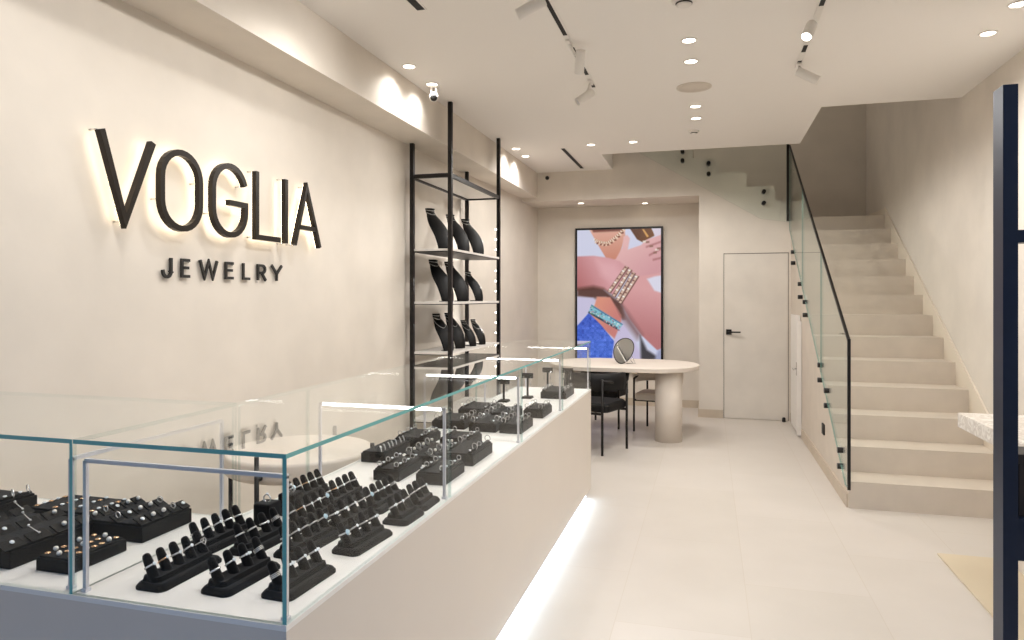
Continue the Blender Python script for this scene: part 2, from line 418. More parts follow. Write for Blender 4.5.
# LED light bars standing inside the case
ZL = 1.118
def light_bar(y, face, label):
    t = thing('case_light_bar', label, 'light', (-1.16, y, ZT), 'light bars in the glass case')
    xa, xb = (CX0+.022 if face > 0 else -1.345), CX1-.0185
    m_ = MB(); bar(m_, (xa, y, ZL), (xb+.0045, y, ZL), .009, .009); m_.build('rail', 'alu', t)
    for x in (xa, xb):
        MB().box(x-.0045, x+.0045, y-.0045, y+.0045, ZT+.008, ZL).build('upright', 'alu', t)
        MB().box(x-.008, x+.008, y-.008, y+.008, ZT, ZT+.008, bev=.0015).build('foot', 'alu', t)
    l_ = MB(); yf = y+face*.0048
    l_.box(xa+.012, xb-.012, yf-.0008, yf+.0008, ZL-.004, ZL+.004); 
    if face < 0: l_.box(xa+.012, xb-.012, y-.0038, y+.0038, ZL-.0062, ZL-.0048)
    l_.build('diffuser', 'led', t)
light_bar(CY0+.026, 1, 'aluminium light bar frame at the near end of the long glass case')
light_bar(YM[1]-.02, -1, 'glowing light bar closing the first bay of ring stands')
light_bar(YM[2]-.02, -1, 'glowing light bar closing the second bay of the glass case')
light_bar(YM[3]-.02, -1, 'glowing light bar closing the third bay of the glass case')
light_bar(CY1-.03, -1, 'glowing light bar at the far end of the glass case')
t = thing('case_light_bar', 'slim aluminium light bar running back inside the near short glass case', 'light', (-1.45, 1.57, ZT), 'light bars in the glass case')
m_ = MB(); bar(m_, (-1.45, CY0+.03, ZL), (-1.45, CYL-.03, ZL), .009, .009); m_.build('rail', 'alu', t)
for y in (CY0+.03, CYL-.03):
    MB().box(-1.4545, -1.4455, y-.0045, y+.0045, ZT+.008, ZL).build('upright', 'alu', t)
    MB().box(-1.458, -1.442, y-.008, y+.008, ZT, ZT+.008, bev=.0015).build('foot', 'alu', t)
MB().box(-1.4562, -1.4548, CY0+.045, CYL-.045, ZL-.004, ZL+.004).build('diffuser', 'led', t)

# ------------------------------------------------------------------ jewellery prototypes
def rrect(hx, hy, r, n=4):
    pts = []
    for cx, cy, a0 in ((hx-r, hy-r, 0), (-hx+r, hy-r, PI/2), (-hx+r, -hy+r, PI), (hx-r, -hy+r, 1.5*PI)):
        for i in range(n+1):
            a = a0+i*PI/2/n; pts.append((cx+r*math.cos(a), cy+r*math.sin(a)))
    return pts
def loft(mb, sections, smooth=False):
    """sections: list of (2-D outline, z) of equal length -> closed solid"""
    R = [[mb.bm.verts.new((x, y, z)) for x, y in o] for o, z in sections]; n = len(R[0])
    mb.bm.faces.new(R[0][::-1]); mb.bm.faces.new(R[-1])
    for A, B in zip(R, R[1:]):
        for i in range(n):
            f = mb.bm.faces.new((A[i], A[(i+1) % n], B[(i+1) % n], B[i])); f.smooth = smooth
LEAN = math.radians(27)
def FA(): return Vector((-math.sin(LEAN), 0, math.cos(LEAN)))
FL_, FR0, FR1 = .062, .013, .0096
def make_stand(n, L):
    t = thing('ring_stand', 'x', 'ring stand', (0, 0, 0))
    b = MB(); w = .043
    loft(b, [(rrect(w, L/2, .018), 0), (rrect(w, L/2, .018), .006), (rrect(w-.006, L/2-.006, .015), .014), (rrect(w-.012, L/2-.010, .012), .016)])
    b.build('base', 'velvet', t)
    b = MB(); loft(b, [(rrect(.026, L/2-.013, .01), .015), (rrect(.023, L/2-.015, .009), .028)])
    o = b.build('riser', 'velvet', t)
    for v in o.data.vertices: v.co.x -= .005
    sp = (L-.05)/(n-1)
    for i in range(n):
        y = -(L-.05)/2+i*sp; f = MB()
        p = Vector((-.001, y, .022))
        f.lathe([(0, -.004), (FR0, -.004), (FR0, .0), (FR1+.0012, FL_*.62), (FR1, FL_*.86), (FR1*.8, FL_*.95), (FR1*.42, FL_*.99), (0, FL_)], p, 14, FA())
        f.build('finger', 'velvet', t)
    return t
PROTO = {(5, .215): None, (4, .2): None, (3, .14): None}
for k in list(PROTO): PROTO[k] = make_stand(*k); remember(PROTO[k])
USED = set()
def inst(proto):
    if proto.name not in USED: USED.add(proto.name); return proto
    return copy_tree(proto)
def torus_mesh(mb, R, r, n=20, m=8, arc=2*PI, c=(0, 0, 0), ax=(0, 0, 1)):
    ax = Vector(ax).normalized(); a = ax.orthogonal().normalized(); b = ax.cross(a); c = Vector(c)
    full = abs(arc-2*PI) < 1e-4
    k = n if full else n+1
    mb.tube([c+(a*math.cos(arc*i/n)+b*math.sin(arc*i/n))*R for i in range(k)], r, m, closed=full)
def gem_mesh(mb, r, c):
    mb.lathe([(0, -r*.9), (r*.55, -r*.35), (r, 0), (r*.72, r*.38), (0, r*.45)], c, 8)
    for f in mb.bm.faces: f.smooth = False
def make_ring(kind):
    metal = 'gold' if kind == 'gold' else 'silver'
    t = thing('ring', 'x', 'ring', (0, 0, 0))
    b = MB(); RR = .0118
    if kind == 'heart':
        torus_mesh(b, RR, .0015)
        pts = []
        for i in range(24):
            a = 2*PI*i/24; pts.append((RR+.002, .0009*16*math.sin(a)**3*.62, -.001+.00062*(13*math.cos(a)-5*math.cos(2*a)-2*math.cos(3*a)-math.cos(4*a))))
        b.tube(pts, .0009, 6, closed=True)
    elif kind == 'wide':
        torus_mesh(b, RR, .0012, c=(0, 0, .002)); torus_mesh(b, RR, .0012, c=(0, 0, -.0015)); torus_mesh(b, RR+.0006, .0008, c=(0, 0, .0055))
    else:
        torus_mesh(b, RR, .0024)
    b.build('band', metal, t)
    if kind in ('gem', 'gold', 'blue', 'cluster'):
        b = MB(); r = {'gem': .0048, 'gold': .0044, 'blue': .0085, 'cluster': .005}[kind]
        g_ = MB(); gem_mesh(g_, r, (0, 0, 0))
        for v in g_.bm.verts: v.co = Vector((v.co.z+RR+.0035, v.co.y, v.co.x))
        g_.build('stone', 'bluegem' if kind == 'blue' else 'gem', t)
        if kind == 'cluster':
            for dy in (-.007, .007):
                g_ = MB(); gem_mesh(g_, .0036, (0, 0, 0))
                for v in g_.bm.verts: v.co = Vector((v.co.z+RR+.002, v.co.y+dy, v.co.x))
                g_.build('stone', 'gem', t)
        b.bm.free()
    return t
RING = {k: make_ring(k) for k in ('plain', 'gem', 'gold', 'blue', 'cluster', 'wide', 'heart')}
for r in RING.values(): remember(r)
RDESC = {'plain': 'plain silver ring', 'gem': 'silver solitaire ring', 'gold': 'rose gold ring', 'blue': 'blue stone ring', 'cluster': 'three stone ring', 'wide': 'wide banded ring', 'heart': 'open heart ring'}

STANDS = [  # n, L, x, y, yaw deg, where, rings by finger from the near end
 (5, .215, -1.262, 1.450, 1, 'near left ring stand', 'gem gold gem gem heart'),
 (4, .2, -1.093, 1.462, 4, 'near middle ring stand', 'plain gem cluster wide'),
 (4, .2, -.945, 1.480, 3, 'ring stand at the near glass corner', 'wide cluster gem cluster'),
 (5, .215, -1.318, 1.672, 3, 'ring stand behind the near left one', 'plain plain gem plain plain'),
 (4, .2, -1.198, 1.690, 3, 'ring stand behind the near middle one', 'plain plain gem wide'),
 (5, .215, -1.066, 1.712, 4, 'ring stand behind the corner one', 'plain gem plain plain blue'),
 (4, .2, -.930, 1.770, 5, 'second ring stand along the front glass', 'blue gem plain cluster'),
 (3, .14, -.912, 2.000, 3, 'small ring stand third along front glass', 'cluster gem plain'),
 (3, .14, -.916, 2.150, 0, 'small ring stand before the first light bar', 'plain plain gem'),
 (5, .215, -1.035, 2.120, 2, 'ring stand left of the last small one', 'blue gem gem plain wide'),
 (4, .2, -1.045, 1.915, 4, 'ring stand in the middle of the bay', 'cluster cluster gem plain'),
 (5, .215, -1.185, 2.122, 2, 'rear middle ring stand by first bar', 'plain gold gem plain plain'),
 (5, .215, -1.172, 1.903, 3, 'ring stand beside the two velvet blocks', 'plain gold gem cluster blue'),
 (5, .215, -1.318, 2.118, 2, 'rear left ring stand by back glass', 'blue plain gold gem plain'),
]
for n, L, x, y, yaw, where, rings in STANDS:
    s_ = inst(PROTO[(n, L)]); s_.location = (x, y, ZT); s_.rotation_euler = (0, 0, math.radians(-yaw))
    setm(s_, 'black velvet '+where, 'ring stands in the first bay')
    Mx = Matrix.Translation((x, y, ZT)) @ Matrix.Rotation(math.radians(-yaw), 4, 'Z')
    sp = (L-.05)/(n-1)
    for i, k in enumerate(rings.split()):
        yy = -(L-.05)/2+i*sp
        r_ = inst(RING[k])
        h = .030 if k != 'wide' else .026
        r_.location = Mx @ (Vector((-.001, yy, .022))+FA()*h)
        r_.rotation_euler = (Matrix.Rotation(math.radians(-yaw), 4, 'Z') @ Matrix.Rotation(-LEAN+random.uniform(-.22, .1), 4, 'Y')).to_euler()
        setm(r_, f'{RDESC[k]}, {ORD[i]} from near end of {where}', 'rings on the finger stands')
def upright_block(x, y, label):
    t = thing('ring_block', label, 'ring holder', (x, y, ZT), 'velvet ring blocks')
    b = MB(); b.box(x-.028, x+.028, y-.03, y+.03, ZT, ZT+.07, bev=.006); b.build('block', 'velvet', t)
    b = MB(); b.box(x-.02, x+.02, y-.003, y+.003, ZT+.0695, ZT+.0705); b.build('slot', 'slot', t)
    return t
for x, y, lb in ((-1.285, 1.835, 'nearer upright black velvet block with a ring on top'), (-1.275, 1.945, 'farther upright black velvet block behind the first block')):
    upright_block(x, y, lb)
    r_ = inst(RING['gem']); r_.location = (x, y, ZT+.0795); r_.rotation_euler = (PI/2, -PI/2, 0)
    setm(r_, 'silver ring standing in the top of the '+lb.split()[0]+' upright velvet block', 'rings on the velvet blocks')

# small items lying in trays
def make_item(kind):
    if kind == 'hoop':
        b = MB(); torus_mesh(b, .0065, .0012, 16, 6, ax=(0, 1, 0)); o = b.build('earring', 'silver'); return tag(o, 'x', 'earring')
    if kind == 'stud':
        b = MB(); gem_mesh(b, .0048, (0, 0, .003)); o = b.build('earring', 'gem'); return tag(o, 'x', 'earring')
    if kind == 'pearl':
        b = MB(); b.lathe([(0, -.005), (.0035, -.0035), (.005, 0), (.0035, .0035), (0, .005)], (0, 0, .004), 12); o = b.build('earring', 'pearl'); return tag(o, 'x', 'earring')
    if kind == 'goldstud':
        b = MB(); torus_mesh(b, .004, .0016, 12, 6, c=(0, 0, .002)); b.lathe([(0, 0), (.003, .001), (.002, .003), (0, .004)], (0, 0, .001), 8); o = b.build('earring', 'gold'); return tag(o, 'x', 'earring')
    if kind == 'band':
        b = MB(); torus_mesh(b, .0098, .0014, 18, 6, ax=(.35, 1, .1)); o = b.build('ring', 'silver'); return tag(o, 'x', 'ring')
    if kind == 'cuff':
        b = MB(); torus_mesh(b, .024, .0022, 20, 6, arc=PI*1.0, ax=(0, 1, 0)); o = b.build('bracelet', 'silver'); return tag(o, 'x', 'bracelet')
    if kind == 'drop':
        b = MB(); b.tube([(0, 0, .004), (-.012, 0, .003), (-.026, 0, .003)], .0009, 6); b.lathe([(0, -.003), (.003, 0), (0, .003)], (0, 0, .004), 10); b.lathe([(0, -.004), (.003, 0), (0, .004)], (-.027, 0, .004), 10)
        o = b.build('earring', 'silver'); return tag(o, 'x', 'earring')
ITEM = {k: make_item(k) for k in ('hoop', 'stud', 'pearl', 'goldstud', 'band', 'cuff', 'drop')}
IDESC = {'hoop': 'silver hoop earring', 'stud': 'white stone stud', 'pearl': 'pearl stud', 'goldstud': 'gold stud', 'band': 'silver ring', 'cuff': 'silver bangle', 'drop': 'silver drop earring'}
LIFT = {'hoop': .0055, 'stud': .0005, 'pearl': .0008, 'goldstud': .0, 'band': .006, 'cuff': .0, 'drop': .0}
def tray(x0, x1, y0, y1, h, where, style, rows=2, n=5, items=('hoop',), fill=None, mat_='velvet'):
    cx, cy = (x0+x1)/2, (y0+y1)/2
    t = thing('jewellery_tray', 'black '+where, 'tray', (cx, cy, ZT), 'jewellery trays in the glass cases')
    b = MB(); b.box(x0, x1, y0, y1, ZT, ZT+h*.86, bev=.003); b.build('box', mat_, t)
    zt = ZT+h
    b = MB(); b.box(x0+.005, x1-.005, y0+.005, y1-.005, ZT+h*.8, zt, bev=.003); b.build('pad', 'velvet', t)
    hx, hy = (x1-x0)/2-.018, (y1-y0)/2-.018
    for r in range(rows):
        xx = cx+(0 if rows == 1 else -hx+2*hx*r/(rows-1))
        rn = 'only' if rows == 1 else ('front' if r == rows-1 else ('back' if r == 0 else ORD[rows-1-r]))
        if style == 'roll':          # padded rolls that hold the pieces up
            b = MB(); b.cyl((xx, y0+.01, zt), (xx, y1-.01, zt), .008, n=10); b.build('roll', 'velvet', t)
        for i in range(n):
            yy = cy-hy+2*hy*i/max(1, n-1)
            k = items[(r*n+i) % len(items)] if fill is None else fill[r][i]
            if k is None: continue
            zz = zt; tilt = random.uniform(-.15, .15)
            if style == 'roll': zz += .0075
            if style == 'card':
                A = math.radians(28); mm = Matrix.Translation((xx, yy, zt+.008)) @ Matrix.Rotation(A, 4, 'Y')
                b = MB(); b.box(-.017, .017, -hy/max(1, n-1)*.78, hy/max(1, n-1)*.78, -.004, 0, M4=mm); b.build('card', 'suede', t)
                zz = zt+.009
            o = ITEM[k]
            if o.name in USED: o = o.copy(); COL.objects.link(o)
            else: USED.add(o.name)
            o.location = (xx, yy, zz+LIFT[k]*1.35); o.rotation_euler = (0, 0, tilt); o.scale = (1.35,)*3
            if style == 'card': o.rotation_euler = (0, math.radians(28), tilt)
            o['label'] = f'{IDESC[k]}, {ORD[i]} from near end, {rn} row, {where}' if rows > 1 else f'{IDESC[k]}, {ORD[i]} from near end, {where}'
            o['group'] = 'jewellery lying in the trays'
    return t
# near short case
tray(-1.63, -1.52, 1.37, 1.545, .037, 'tray at the near post', 'flat', 3, 7, ('goldstud', 'pearl', 'goldstud'))
tray(-1.97, -1.695, 1.355, 1.615, .05, 'large tray at the left edge', 'card', 3, 4, ('drop', 'pearl', 'stud'), mat_='suede')
tray(-2.42, -2.11, 1.64, 1.78, .05, 'tray in the far left corner', 'roll', 3, 5, ('band', 'stud'), mat_='suede')
tray(-1.99, -1.745, 1.645, 1.80, .05, 'tray by the rear pane', 'flat', 4, 6, ('goldstud', 'stud'), mat_='suede')
tray(-1.725, -1.522, 1.60, 1.795, .05, 'tray beside the inner corner', 'card', 3, 5, ('pearl', 'hoop', 'stud', 'pearl'), mat_='suede')
# second bay
tray(-1.398, -1.29, 2.64, 2.90, .045, 'bangle tray by back glass', 'flat', 1, 7, ('cuff',))
tray(-1.215, -1.11, 2.39, 2.61, .045, 'earring tray left of front one', 'roll', 2, 6, ('hoop', 'stud'))
tray(-1.04, -.925, 2.385, 2.60, .045, 'earring tray by first bar', 'roll', 2, 5, ('stud', 'hoop'))
tray(-1.065, -.922, 2.69, 2.96, .05, 'large front tray of second bay', 'roll', 2, 5, ('band', 'hoop', 'stud'))
tray(-1.215, -1.085, 2.66, 2.94, .035, 'tray in second bay middle', 'card', 2, 6, ('band', 'pearl'))
tray(-1.395, -1.25, 2.96, 3.17, .045, 'rear tray of second bay', 'roll', 2, 5, ('hoop', 'stud'))
tray(-1.19, -1.04, 3.0, 3.17, .045, 'tray before second bar', 'roll', 2, 4, ('stud', 'hoop'))
# third bay
tray(-1.40, -1.22, 3.42, 3.66, .045, 'rear near tray of third bay', 'roll', 2, 5, ('band', 'hoop'))
tray(-1.185, -1.04, 3.39, 3.66, .045, 'middle near tray of third bay', 'card', 2, 5, ('band', 'stud'))
tray(-1.02, -.905, 3.385, 3.63, .048, 'front near tray of third bay', 'roll', 2, 4, ('band', 'hoop'))
tray(-1.40, -1.22, 3.82, 4.08, .045, 'rear far tray of third bay', 'roll', 2, 5, ('band', 'stud'))
tray(-1.19, -1.05, 3.72, 3.96, .045, 'middle far tray of third bay', 'card', 2, 4, ('band', 'hoop'))
tray(-1.02, -.905, 3.86, 4.10, .05, 'front far tray of third bay', 'roll', 2, 4, ('band', 'hoop'))
# fourth bay
tray(-1.10, -.925, 4.62, 4.92, .05, 'tray in the last bay', 'roll', 2, 6, ('band', 'hoop'))
def tstand(x, y, h, label):
    t = thing('earring_stand', label, 'jewellery stand', (x, y, ZT), 'earring stands in the last bay')
    b = MB(); loft(b, [(rrect(.035, .045, .01), ZT), (rrect(.03, .04, .01), ZT+.012)])
    for v in b.bm.verts: v.co.x += x; v.co.y += y
    b.build('base', 'velvet', t)
    MB().box(x-.006, x+.006, y-.006, y+.006, ZT+.01, ZT+h).build('post', 'velvet', t)
    MB().box(x-.038, x+.038, y-.01, y+.01, ZT+h-.035, ZT+h, bev=.003).build('crossbar', 'velvet', t)
    for i, sx in enumerate((-.025, .025)):
        b = MB(); b.tube([(x+sx, y-.012, ZT+h-.02), (x+sx, y-.014, ZT+h-.05), (x+sx, y-.012, ZT+h-.085)], [.0012, .0012, .003], 6)
        o = b.build('earring', 'silver'); tag(o, f'long silver drop earring at the {"inner" if i == 0 else "outer"} end of the {label}', 'earring', 'drop earrings on stands')
for x, y, h, lb in ((-1.30, 4.42, .15, 'stepped black earring stand'), (-1.19, 4.62, .17, 'tall black earring stand'), (-1.15, 5.06, .165, 'rear black earring stand'), (-1.0, 5.07, .165, 'black earring stand by end pane')):
    tstand(x, y, h, lb)

# ------------------------------------------------------------------ wall sign
XW = -2.478
def ribbon(pts, w, closed=False):
    n = len(pts); L, R = [], []
    P_ = [Vector(p) for p in pts]
    for i in range(n):
        if closed or 0 < i < n-1:
            d0 = (P_[i]-P_[i-1]).normalized(); d1 = (P_[(i+1) % n]-P_[i]).normalized()
        elif i == 0: d0 = d1 = (P_[1]-P_[0]).normalized()
        else: d0 = d1 = (P_[-1]-P_[-2]).normalized()
        n0 = Vector((-d0.y, d0.x)); n1 = Vector((-d1.y, d1.x)); m_ = n0+n1
        if m_.length < .2: m_ = n0
        m_.normalize(); k = min(2.2, 1/max(.3, m_.dot(n0)))
        L.append(P_[i]+m_*w/2*k); R.append(P_[i]-m_*w/2*k)
    return L, R
def solid_ribbon(mb, pts, w, x0, x1, closed=False):
    L, R = ribbon(pts, w, closed); n = len(pts)
    V = [[mb.bm.verts.new((x, p.x, p.y)) for p in S] for x in (x0, x1) for S in (L, R)]
    for i in range(n if closed else n-1):
        j = (i+1) % n
        for A, B in ((V[0], V[1]), (V[3], V[2]), (V[2], V[0]), (V[1], V[3])):
            mb.bm.faces.new((A[i], A[j], B[j], B[i]))
    if not closed:
        for i in (0, n-1): mb.bm.faces.new((V[0][i], V[1][i], V[3][i], V[2][i]))
def arc(cx, cy, rx, ry, a0, a1, n=14):
    return [(cx+rx*math.cos(math.radians(a0+(a1-a0)*i/n)), cy+ry*math.sin(math.radians(a0+(a1-a0)*i/n))) for i in range(n+1)]
def yy(u): return on(0, XW+.02, u, 200).y
def zz(u, v): return on(0, XW+.02, u, v).z
W = .029
zt_ = .5*(zz(106, 131)+zz(306, 188)); zb_ = .5*(zz(125, 220)+zz(268, 241))
H = zt_-zb_
def Vl(a, b, c_): return [[(a, zt_), (b, zb_), (c_, zt_)]]
def Ol(a, b):
    c_, r = (a+b)/2, (b-a)/2
    return [arc(c_, zt_-r, r, r, 0, 180)+arc(c_, zb_+r, r, r, 180, 360)]
big = {}
big['V'] = [([(yy(101), zt_+.01), (yy(125), zb_), (yy(152.5), zt_+.01)], False)]
a, b_ = yy(161.5), yy(200)
big['O'] = [(Ol(a, b_)[0], True)]
a, b_ = yy(213), yy(245.5); c_, r = (a+b_)/2, (b_-a)/2
big['G'] = [(arc(c_, zt_-r, r, r, 18, 180)+arc(c_, zb_+r, r, r, 180, 360)+[(b_, zb_+H*.47), (yy(228.5), zb_+H*.47)], False)]
big['L'] = [([(yy(256.5), zt_+.012), (yy(256.5), zb_+.008), (yy(280), zb_+.008)], False)]
big['I'] = [([(yy(285.7), zt_+.012), (yy(285.7), zb_-.008)], False)]
ya_, yb2, yc2 = yy(294.5), yy(306.5), yy(319.5)
big['A'] = [([(ya_, zb_-.008), (yb2, zt_), (yc2, zb_-.008)], False), ([(ya_+.35*(yb2-ya_), zb_+H*.29), (yc2-.35*(yc2-yb2), zb_+H*.29)], False)]
sg = thing('wall_sign', 'large black halo-lit lettering standing off the left wall', 'sign', (XL, yy(210), zb_))
for ch, strokes in big.items():
    m_ = MB()
    for pts, cl in strokes: solid_ribbon(m_, pts, W if ch != 'A' else W*.95, XW, XW+.028, cl)
    o = m_.build('letter', 'letter', sg)
    m_ = MB()
    for pts, cl in strokes: solid_ribbon(m_, pts, W*.55, XW-.006, XW-.001, cl)
    m_.build('light_strip', 'halo', o)
    ps = [strokes[0][0][0], strokes[0][0][len(strokes[0][0])//2]]
    for p in ps: MB().cyl((XL, p[0], p[1]), (XW, p[0], p[1]), .004, n=8).build('fixing_pin', 'chrome', o)
def yy(u): return on(0, XL+.02, u, 200).y
def zz(u, v): return on(0, XL+.02, u, v).z
zj0, zj1 = .5*(zz(172, 277)+zz(277, 281)), .5*(zz(172, 258.5)+zz(277, 265))
hj = zj1-zj0
def js(c0, c1, fr):  # a letter box from picture columns, strokes as fractions
    y0_, y1_ = yy(c0), yy(c1)
    return [[(y0_+(y1_-y0_)*x, zj0+hj*z) for x, z in s] for s in fr]
small = [
 js(163, 173, [[(.9, 1), (.9, .3)]+[(.5+.4*math.cos(math.radians(-i*18)), .3+.3*math.sin(math.radians(-i*18))) for i in range(10)]+[(.08, .36)]]),
 js(182, 191.5, [[(.9, .93), (.1, .93), (.1, .07), (.9, .07)], [(.1, .52), (.8, .52)]]),
 js(200.5, 218.5, [[(.03, 1), (.27, .04), (.5, .94), (.73, .04), (.97, 1)]]),
 js(226, 235, [[(.9, .93), (.1, .93), (.1, .07), (.9, .07)], [(.1, .52), (.8, .52)]]),
 js(243.5, 251, [[(.1, 1), (.1, .07), (.95, .07)]]),
 js(258, 267, [[(.1, 0), (.1, .93), (.55, .93)]+[(.55+.33*math.sin(math.radians(i*22.5)), .7+.23*math.cos(math.radians(i*22.5))) for i in range(1, 9)]+[(.1, .47)], [(.5, .47), (.95, 0)]]),
 js(272, 283, [[(.04, 1), (.5, .45), (.96, 1)], [(.5, .47), (.5, 0)]]),
]
s2 = thing('wall_sign', 'small black capital lettering beneath the large halo-lit sign', 'sign', (XL, yy(222), zj0))
for strokes in small:
    m_ = MB()
    for pts in strokes: solid_ribbon(m_, pts, .0145, XL+.008, XL+.019)
    m_.build('letter', 'letterflat', s2)
    m_ = MB(); p = strokes[0][0]; m_.cyl((XL, p[0], p[1]-.01), (XL+.01, p[0], p[1]-.01), .003, n=6)
    m_.build('fixing_pin', 'chrome', s2)

# ------------------------------------------------------------------ black open shelf with necklace busts
SX0, SX1, SY0, SY1 = -2.455, -2.107, 5.56, 6.97
sh = thing('open_shelf', 'tall black tube-frame open shelf against the left wall', 'shelf', (-2.3, 6.26, 0))
for x in (SX0, SX1):
    for y in (SY0, SY1):
        MB().box(x-.0175, x+.0175, y-.0175, y+.0175, 0, (ZS if x == SX0 else ZC)-.001, bev=.002).build('post', 'black', sh)
ZSH = [2.55, 1.913, 1.46, 1.03]
fr_ = MB(); z = ZSH[0]
for y in (SY0, SY1): fr_.box(SX0, SX1, y-.0125, y+.0125, z-.035, z)
for x in (SX0, SX1): fr_.box(x-.0125, x+.0125, SY0, SY1, z-.035, z)
fr_.build('top_frame', 'black', sh)
MB().box(SX0+.015, SX1-.015, SY0+.015, SY1-.015, z-.02, z-.002).build('shelf_board', 'whitepaint', sh)
for z in ZSH[1:]+[.45]:
    MB().box(SX0-.01, SX1+.012, SY0+.0, SY1, z-.02, z, bev=.002).build('shelf_board', 'whitepaint', sh)
    m_ = MB(); m_.box(SX0-.01, SX1+.013, SY0+.0, SY1, z-.027, z-.0205); m_.build('shelf_bearer', 'black', sh)
for i, (z0, z1) in enumerate(((1.99, 2.2), (1.56, 1.77), (1.13, 1.34))):
    t = thing('shelf_spot_strip', ['upper', 'middle', 'lower'][i]+' black spot strip with three lit dots on the far shelf post', 'light', (SX1, SY1-.02, z0), 'spot strips on the shelf')
    b_ = Vector((-1, -.75, -.05)); q = spot('shelf_spot_beam', (SX1-.05-SX1, -.06, (z1-z0)/2), 7, 130, rot=b_.to_track_quat('-Z', 'Y').to_euler(), size=.01); q.parent = t
    MB().box(SX1-.012, SX1+.0, SY1-.036, SY1-.0178, z0-.02, z1+.02).build('strip', 'black', t)
    for k in range(3):
        z = z0+(z1-z0)*k/2
        MB().lathe([(0, -.007), (.006, -.0055), (.008, 0), (.006, .0055), (0, .007)], (SX1-.02, SY1-.034, z), 12, (-1, -.5, 0)).build('spot', 'pin', t)

def bust_mesh(h, depth, wid):
    """curved necklace display: neck leaning back, chest swelling forward, open hollow back"""
    nt_, ns = 22, 13; V = []
    def pro(t):     # t 0 top of neck .. 1 foot ; x forward
        z = h*(1-t)
        if t < .16: x = -.5*depth-.01*(t/.16)*0; x = depth*(-.62+.10*(t/.16))
        else:
            q = (t-.16)/.84
            x = depth*(-.52+.92*(1-(1-q)**1.9))
        return x, z
    def wd(t):
        if t < .14: return .50*wid+.03*wid*(t/.14)
        q = (t-.14)/.86
        return wid*(.53+.47*math.sin(min(1, q/.42)*PI/2)) if q < .42 else wid*(1-.30*((q-.42)/.58)**1.3)
    def curl(t):
        return .9 if t < .14 else .9-.45*min(1, (t-.14)/.5)
    return pro, wd, curl, nt_, ns
def make_bust(name, label, h, depth, wid):
    t = thing(name, label, 'necklace bust', (0, 0, 0))
    pro, wd, curl, nt_, ns = bust_mesh(h, depth, wid)
    m_ = MB(); grid = []
    def pt(t_, s, inset=0):
        x, z = pro(t_); w = wd(t_); a = s*PI/2*curl(t_)
        R = w/math.sin(PI/2*curl(t_)) if curl(t_) > .3 else w
        sq = .62 if t_ > .14 else .9
        return (x-(1-math.cos(a))*R*sq-inset, math.sin(a)*(R-inset*.6), z+inset*.0)
    out = [[m_.bm.verts.new(pt(i/(nt_-1), -1+2*j/(ns-1))) for j in range(ns)] for i in range(nt_)]
    inn = [[m_.bm.verts.new(pt(i/(nt_-1), -1+2*j/(ns-1), .007)) for j in range(ns)] for i in range(nt_)]
    for i in range(nt_-1):
        for j in range(ns-1):
            f = m_.bm.faces.new((out[i][j], out[i+1][j], out[i+1][j+1], out[i][j+1])); f.smooth = True
            f = m_.bm.faces.new((inn[i][j], inn[i][j+1], inn[i+1][j+1], inn[i+1][j])); f.smooth = True
    for i in range(nt_-1):
        for j in (0, ns-1): m_.bm.faces.new((out[i][j], inn[i][j], inn[i+1][j], out[i+1][j]))
    for j in range(ns-1):
        for i in (0, nt_-1): m_.bm.faces.new((out[i][j], out[i][j+1], inn[i][j+1], inn[i][j]))
    m_.build('body', 'suede', t)
    x0, z0 = pro(0); m_ = MB()
    m_.lathe([(0, -.006), (wd(0)*.98, -.006), (wd(0)*1.0, 0), (0, .002)], (x0-wd(0)*.55, 0, z0-.004), 16); m_.build('neck_cap', 'suede', t)
    xf, _ = pro(1); m_ = MB(); m_.box(xf-.10, xf-.012, -wd(1)*.55, wd(1)*.55, 0, .006, bev=.002); m_.build('foot', 'suede', t)
    return t, pt
def necklace(pt, t0, drop, lab, loc, k=1, metal='silver'):
    pts = []
    for i in range(25):
        s = -1+2*i/24; tt = t0+drop*(1-abs(s)**1.6)
        p = Vector(pt(tt, s*.97)); p.x += .0025
        pts.append(p)
    m_ = MB(); m_.tube(pts, .0022*k, 6)
    o = m_.build('necklace', metal); o.location = loc; o.rotation_euler = (0, 0, BR); tag(o, lab, 'necklace', 'necklaces on the shelf busts')
bt, ptf = make_bust('necklace_bust', 'x', .375, .205, .088)
remember(bt)
bs, pts_ = make_bust('necklace_bust', 'x', .22, .13, .048)
remember(bs)
BR = math.radians(-33)
SPOTS = [  # shelf, y, x of centre, small?, which
 (1, 5.72, -2.265, 0, 'on the top shelf, nearest the front post'), (1, 6.20, -2.255, 0, 'on the top shelf, middle of three'), (1, 6.62, -2.25, 0, 'on the top shelf, last of three'),
 (2, 5.76, -2.25, 0, 'on the middle shelf, nearest the front post'), (2, 6.15, -2.25, 0, 'on the middle shelf, second of three'), (2, 6.56, -2.22, 1, 'on the middle shelf, small one at the far end'),
 (3, 5.76, -2.235, 0, 'on the lower shelf, nearest the front post'), (3, 6.06, -2.235, 0, 'on the lower shelf, second along'), (3, 6.36, -2.21, 1, 'on the lower shelf, small third one'), (3, 6.62, -2.20, 1, 'on the lower shelf, small last one'),
]
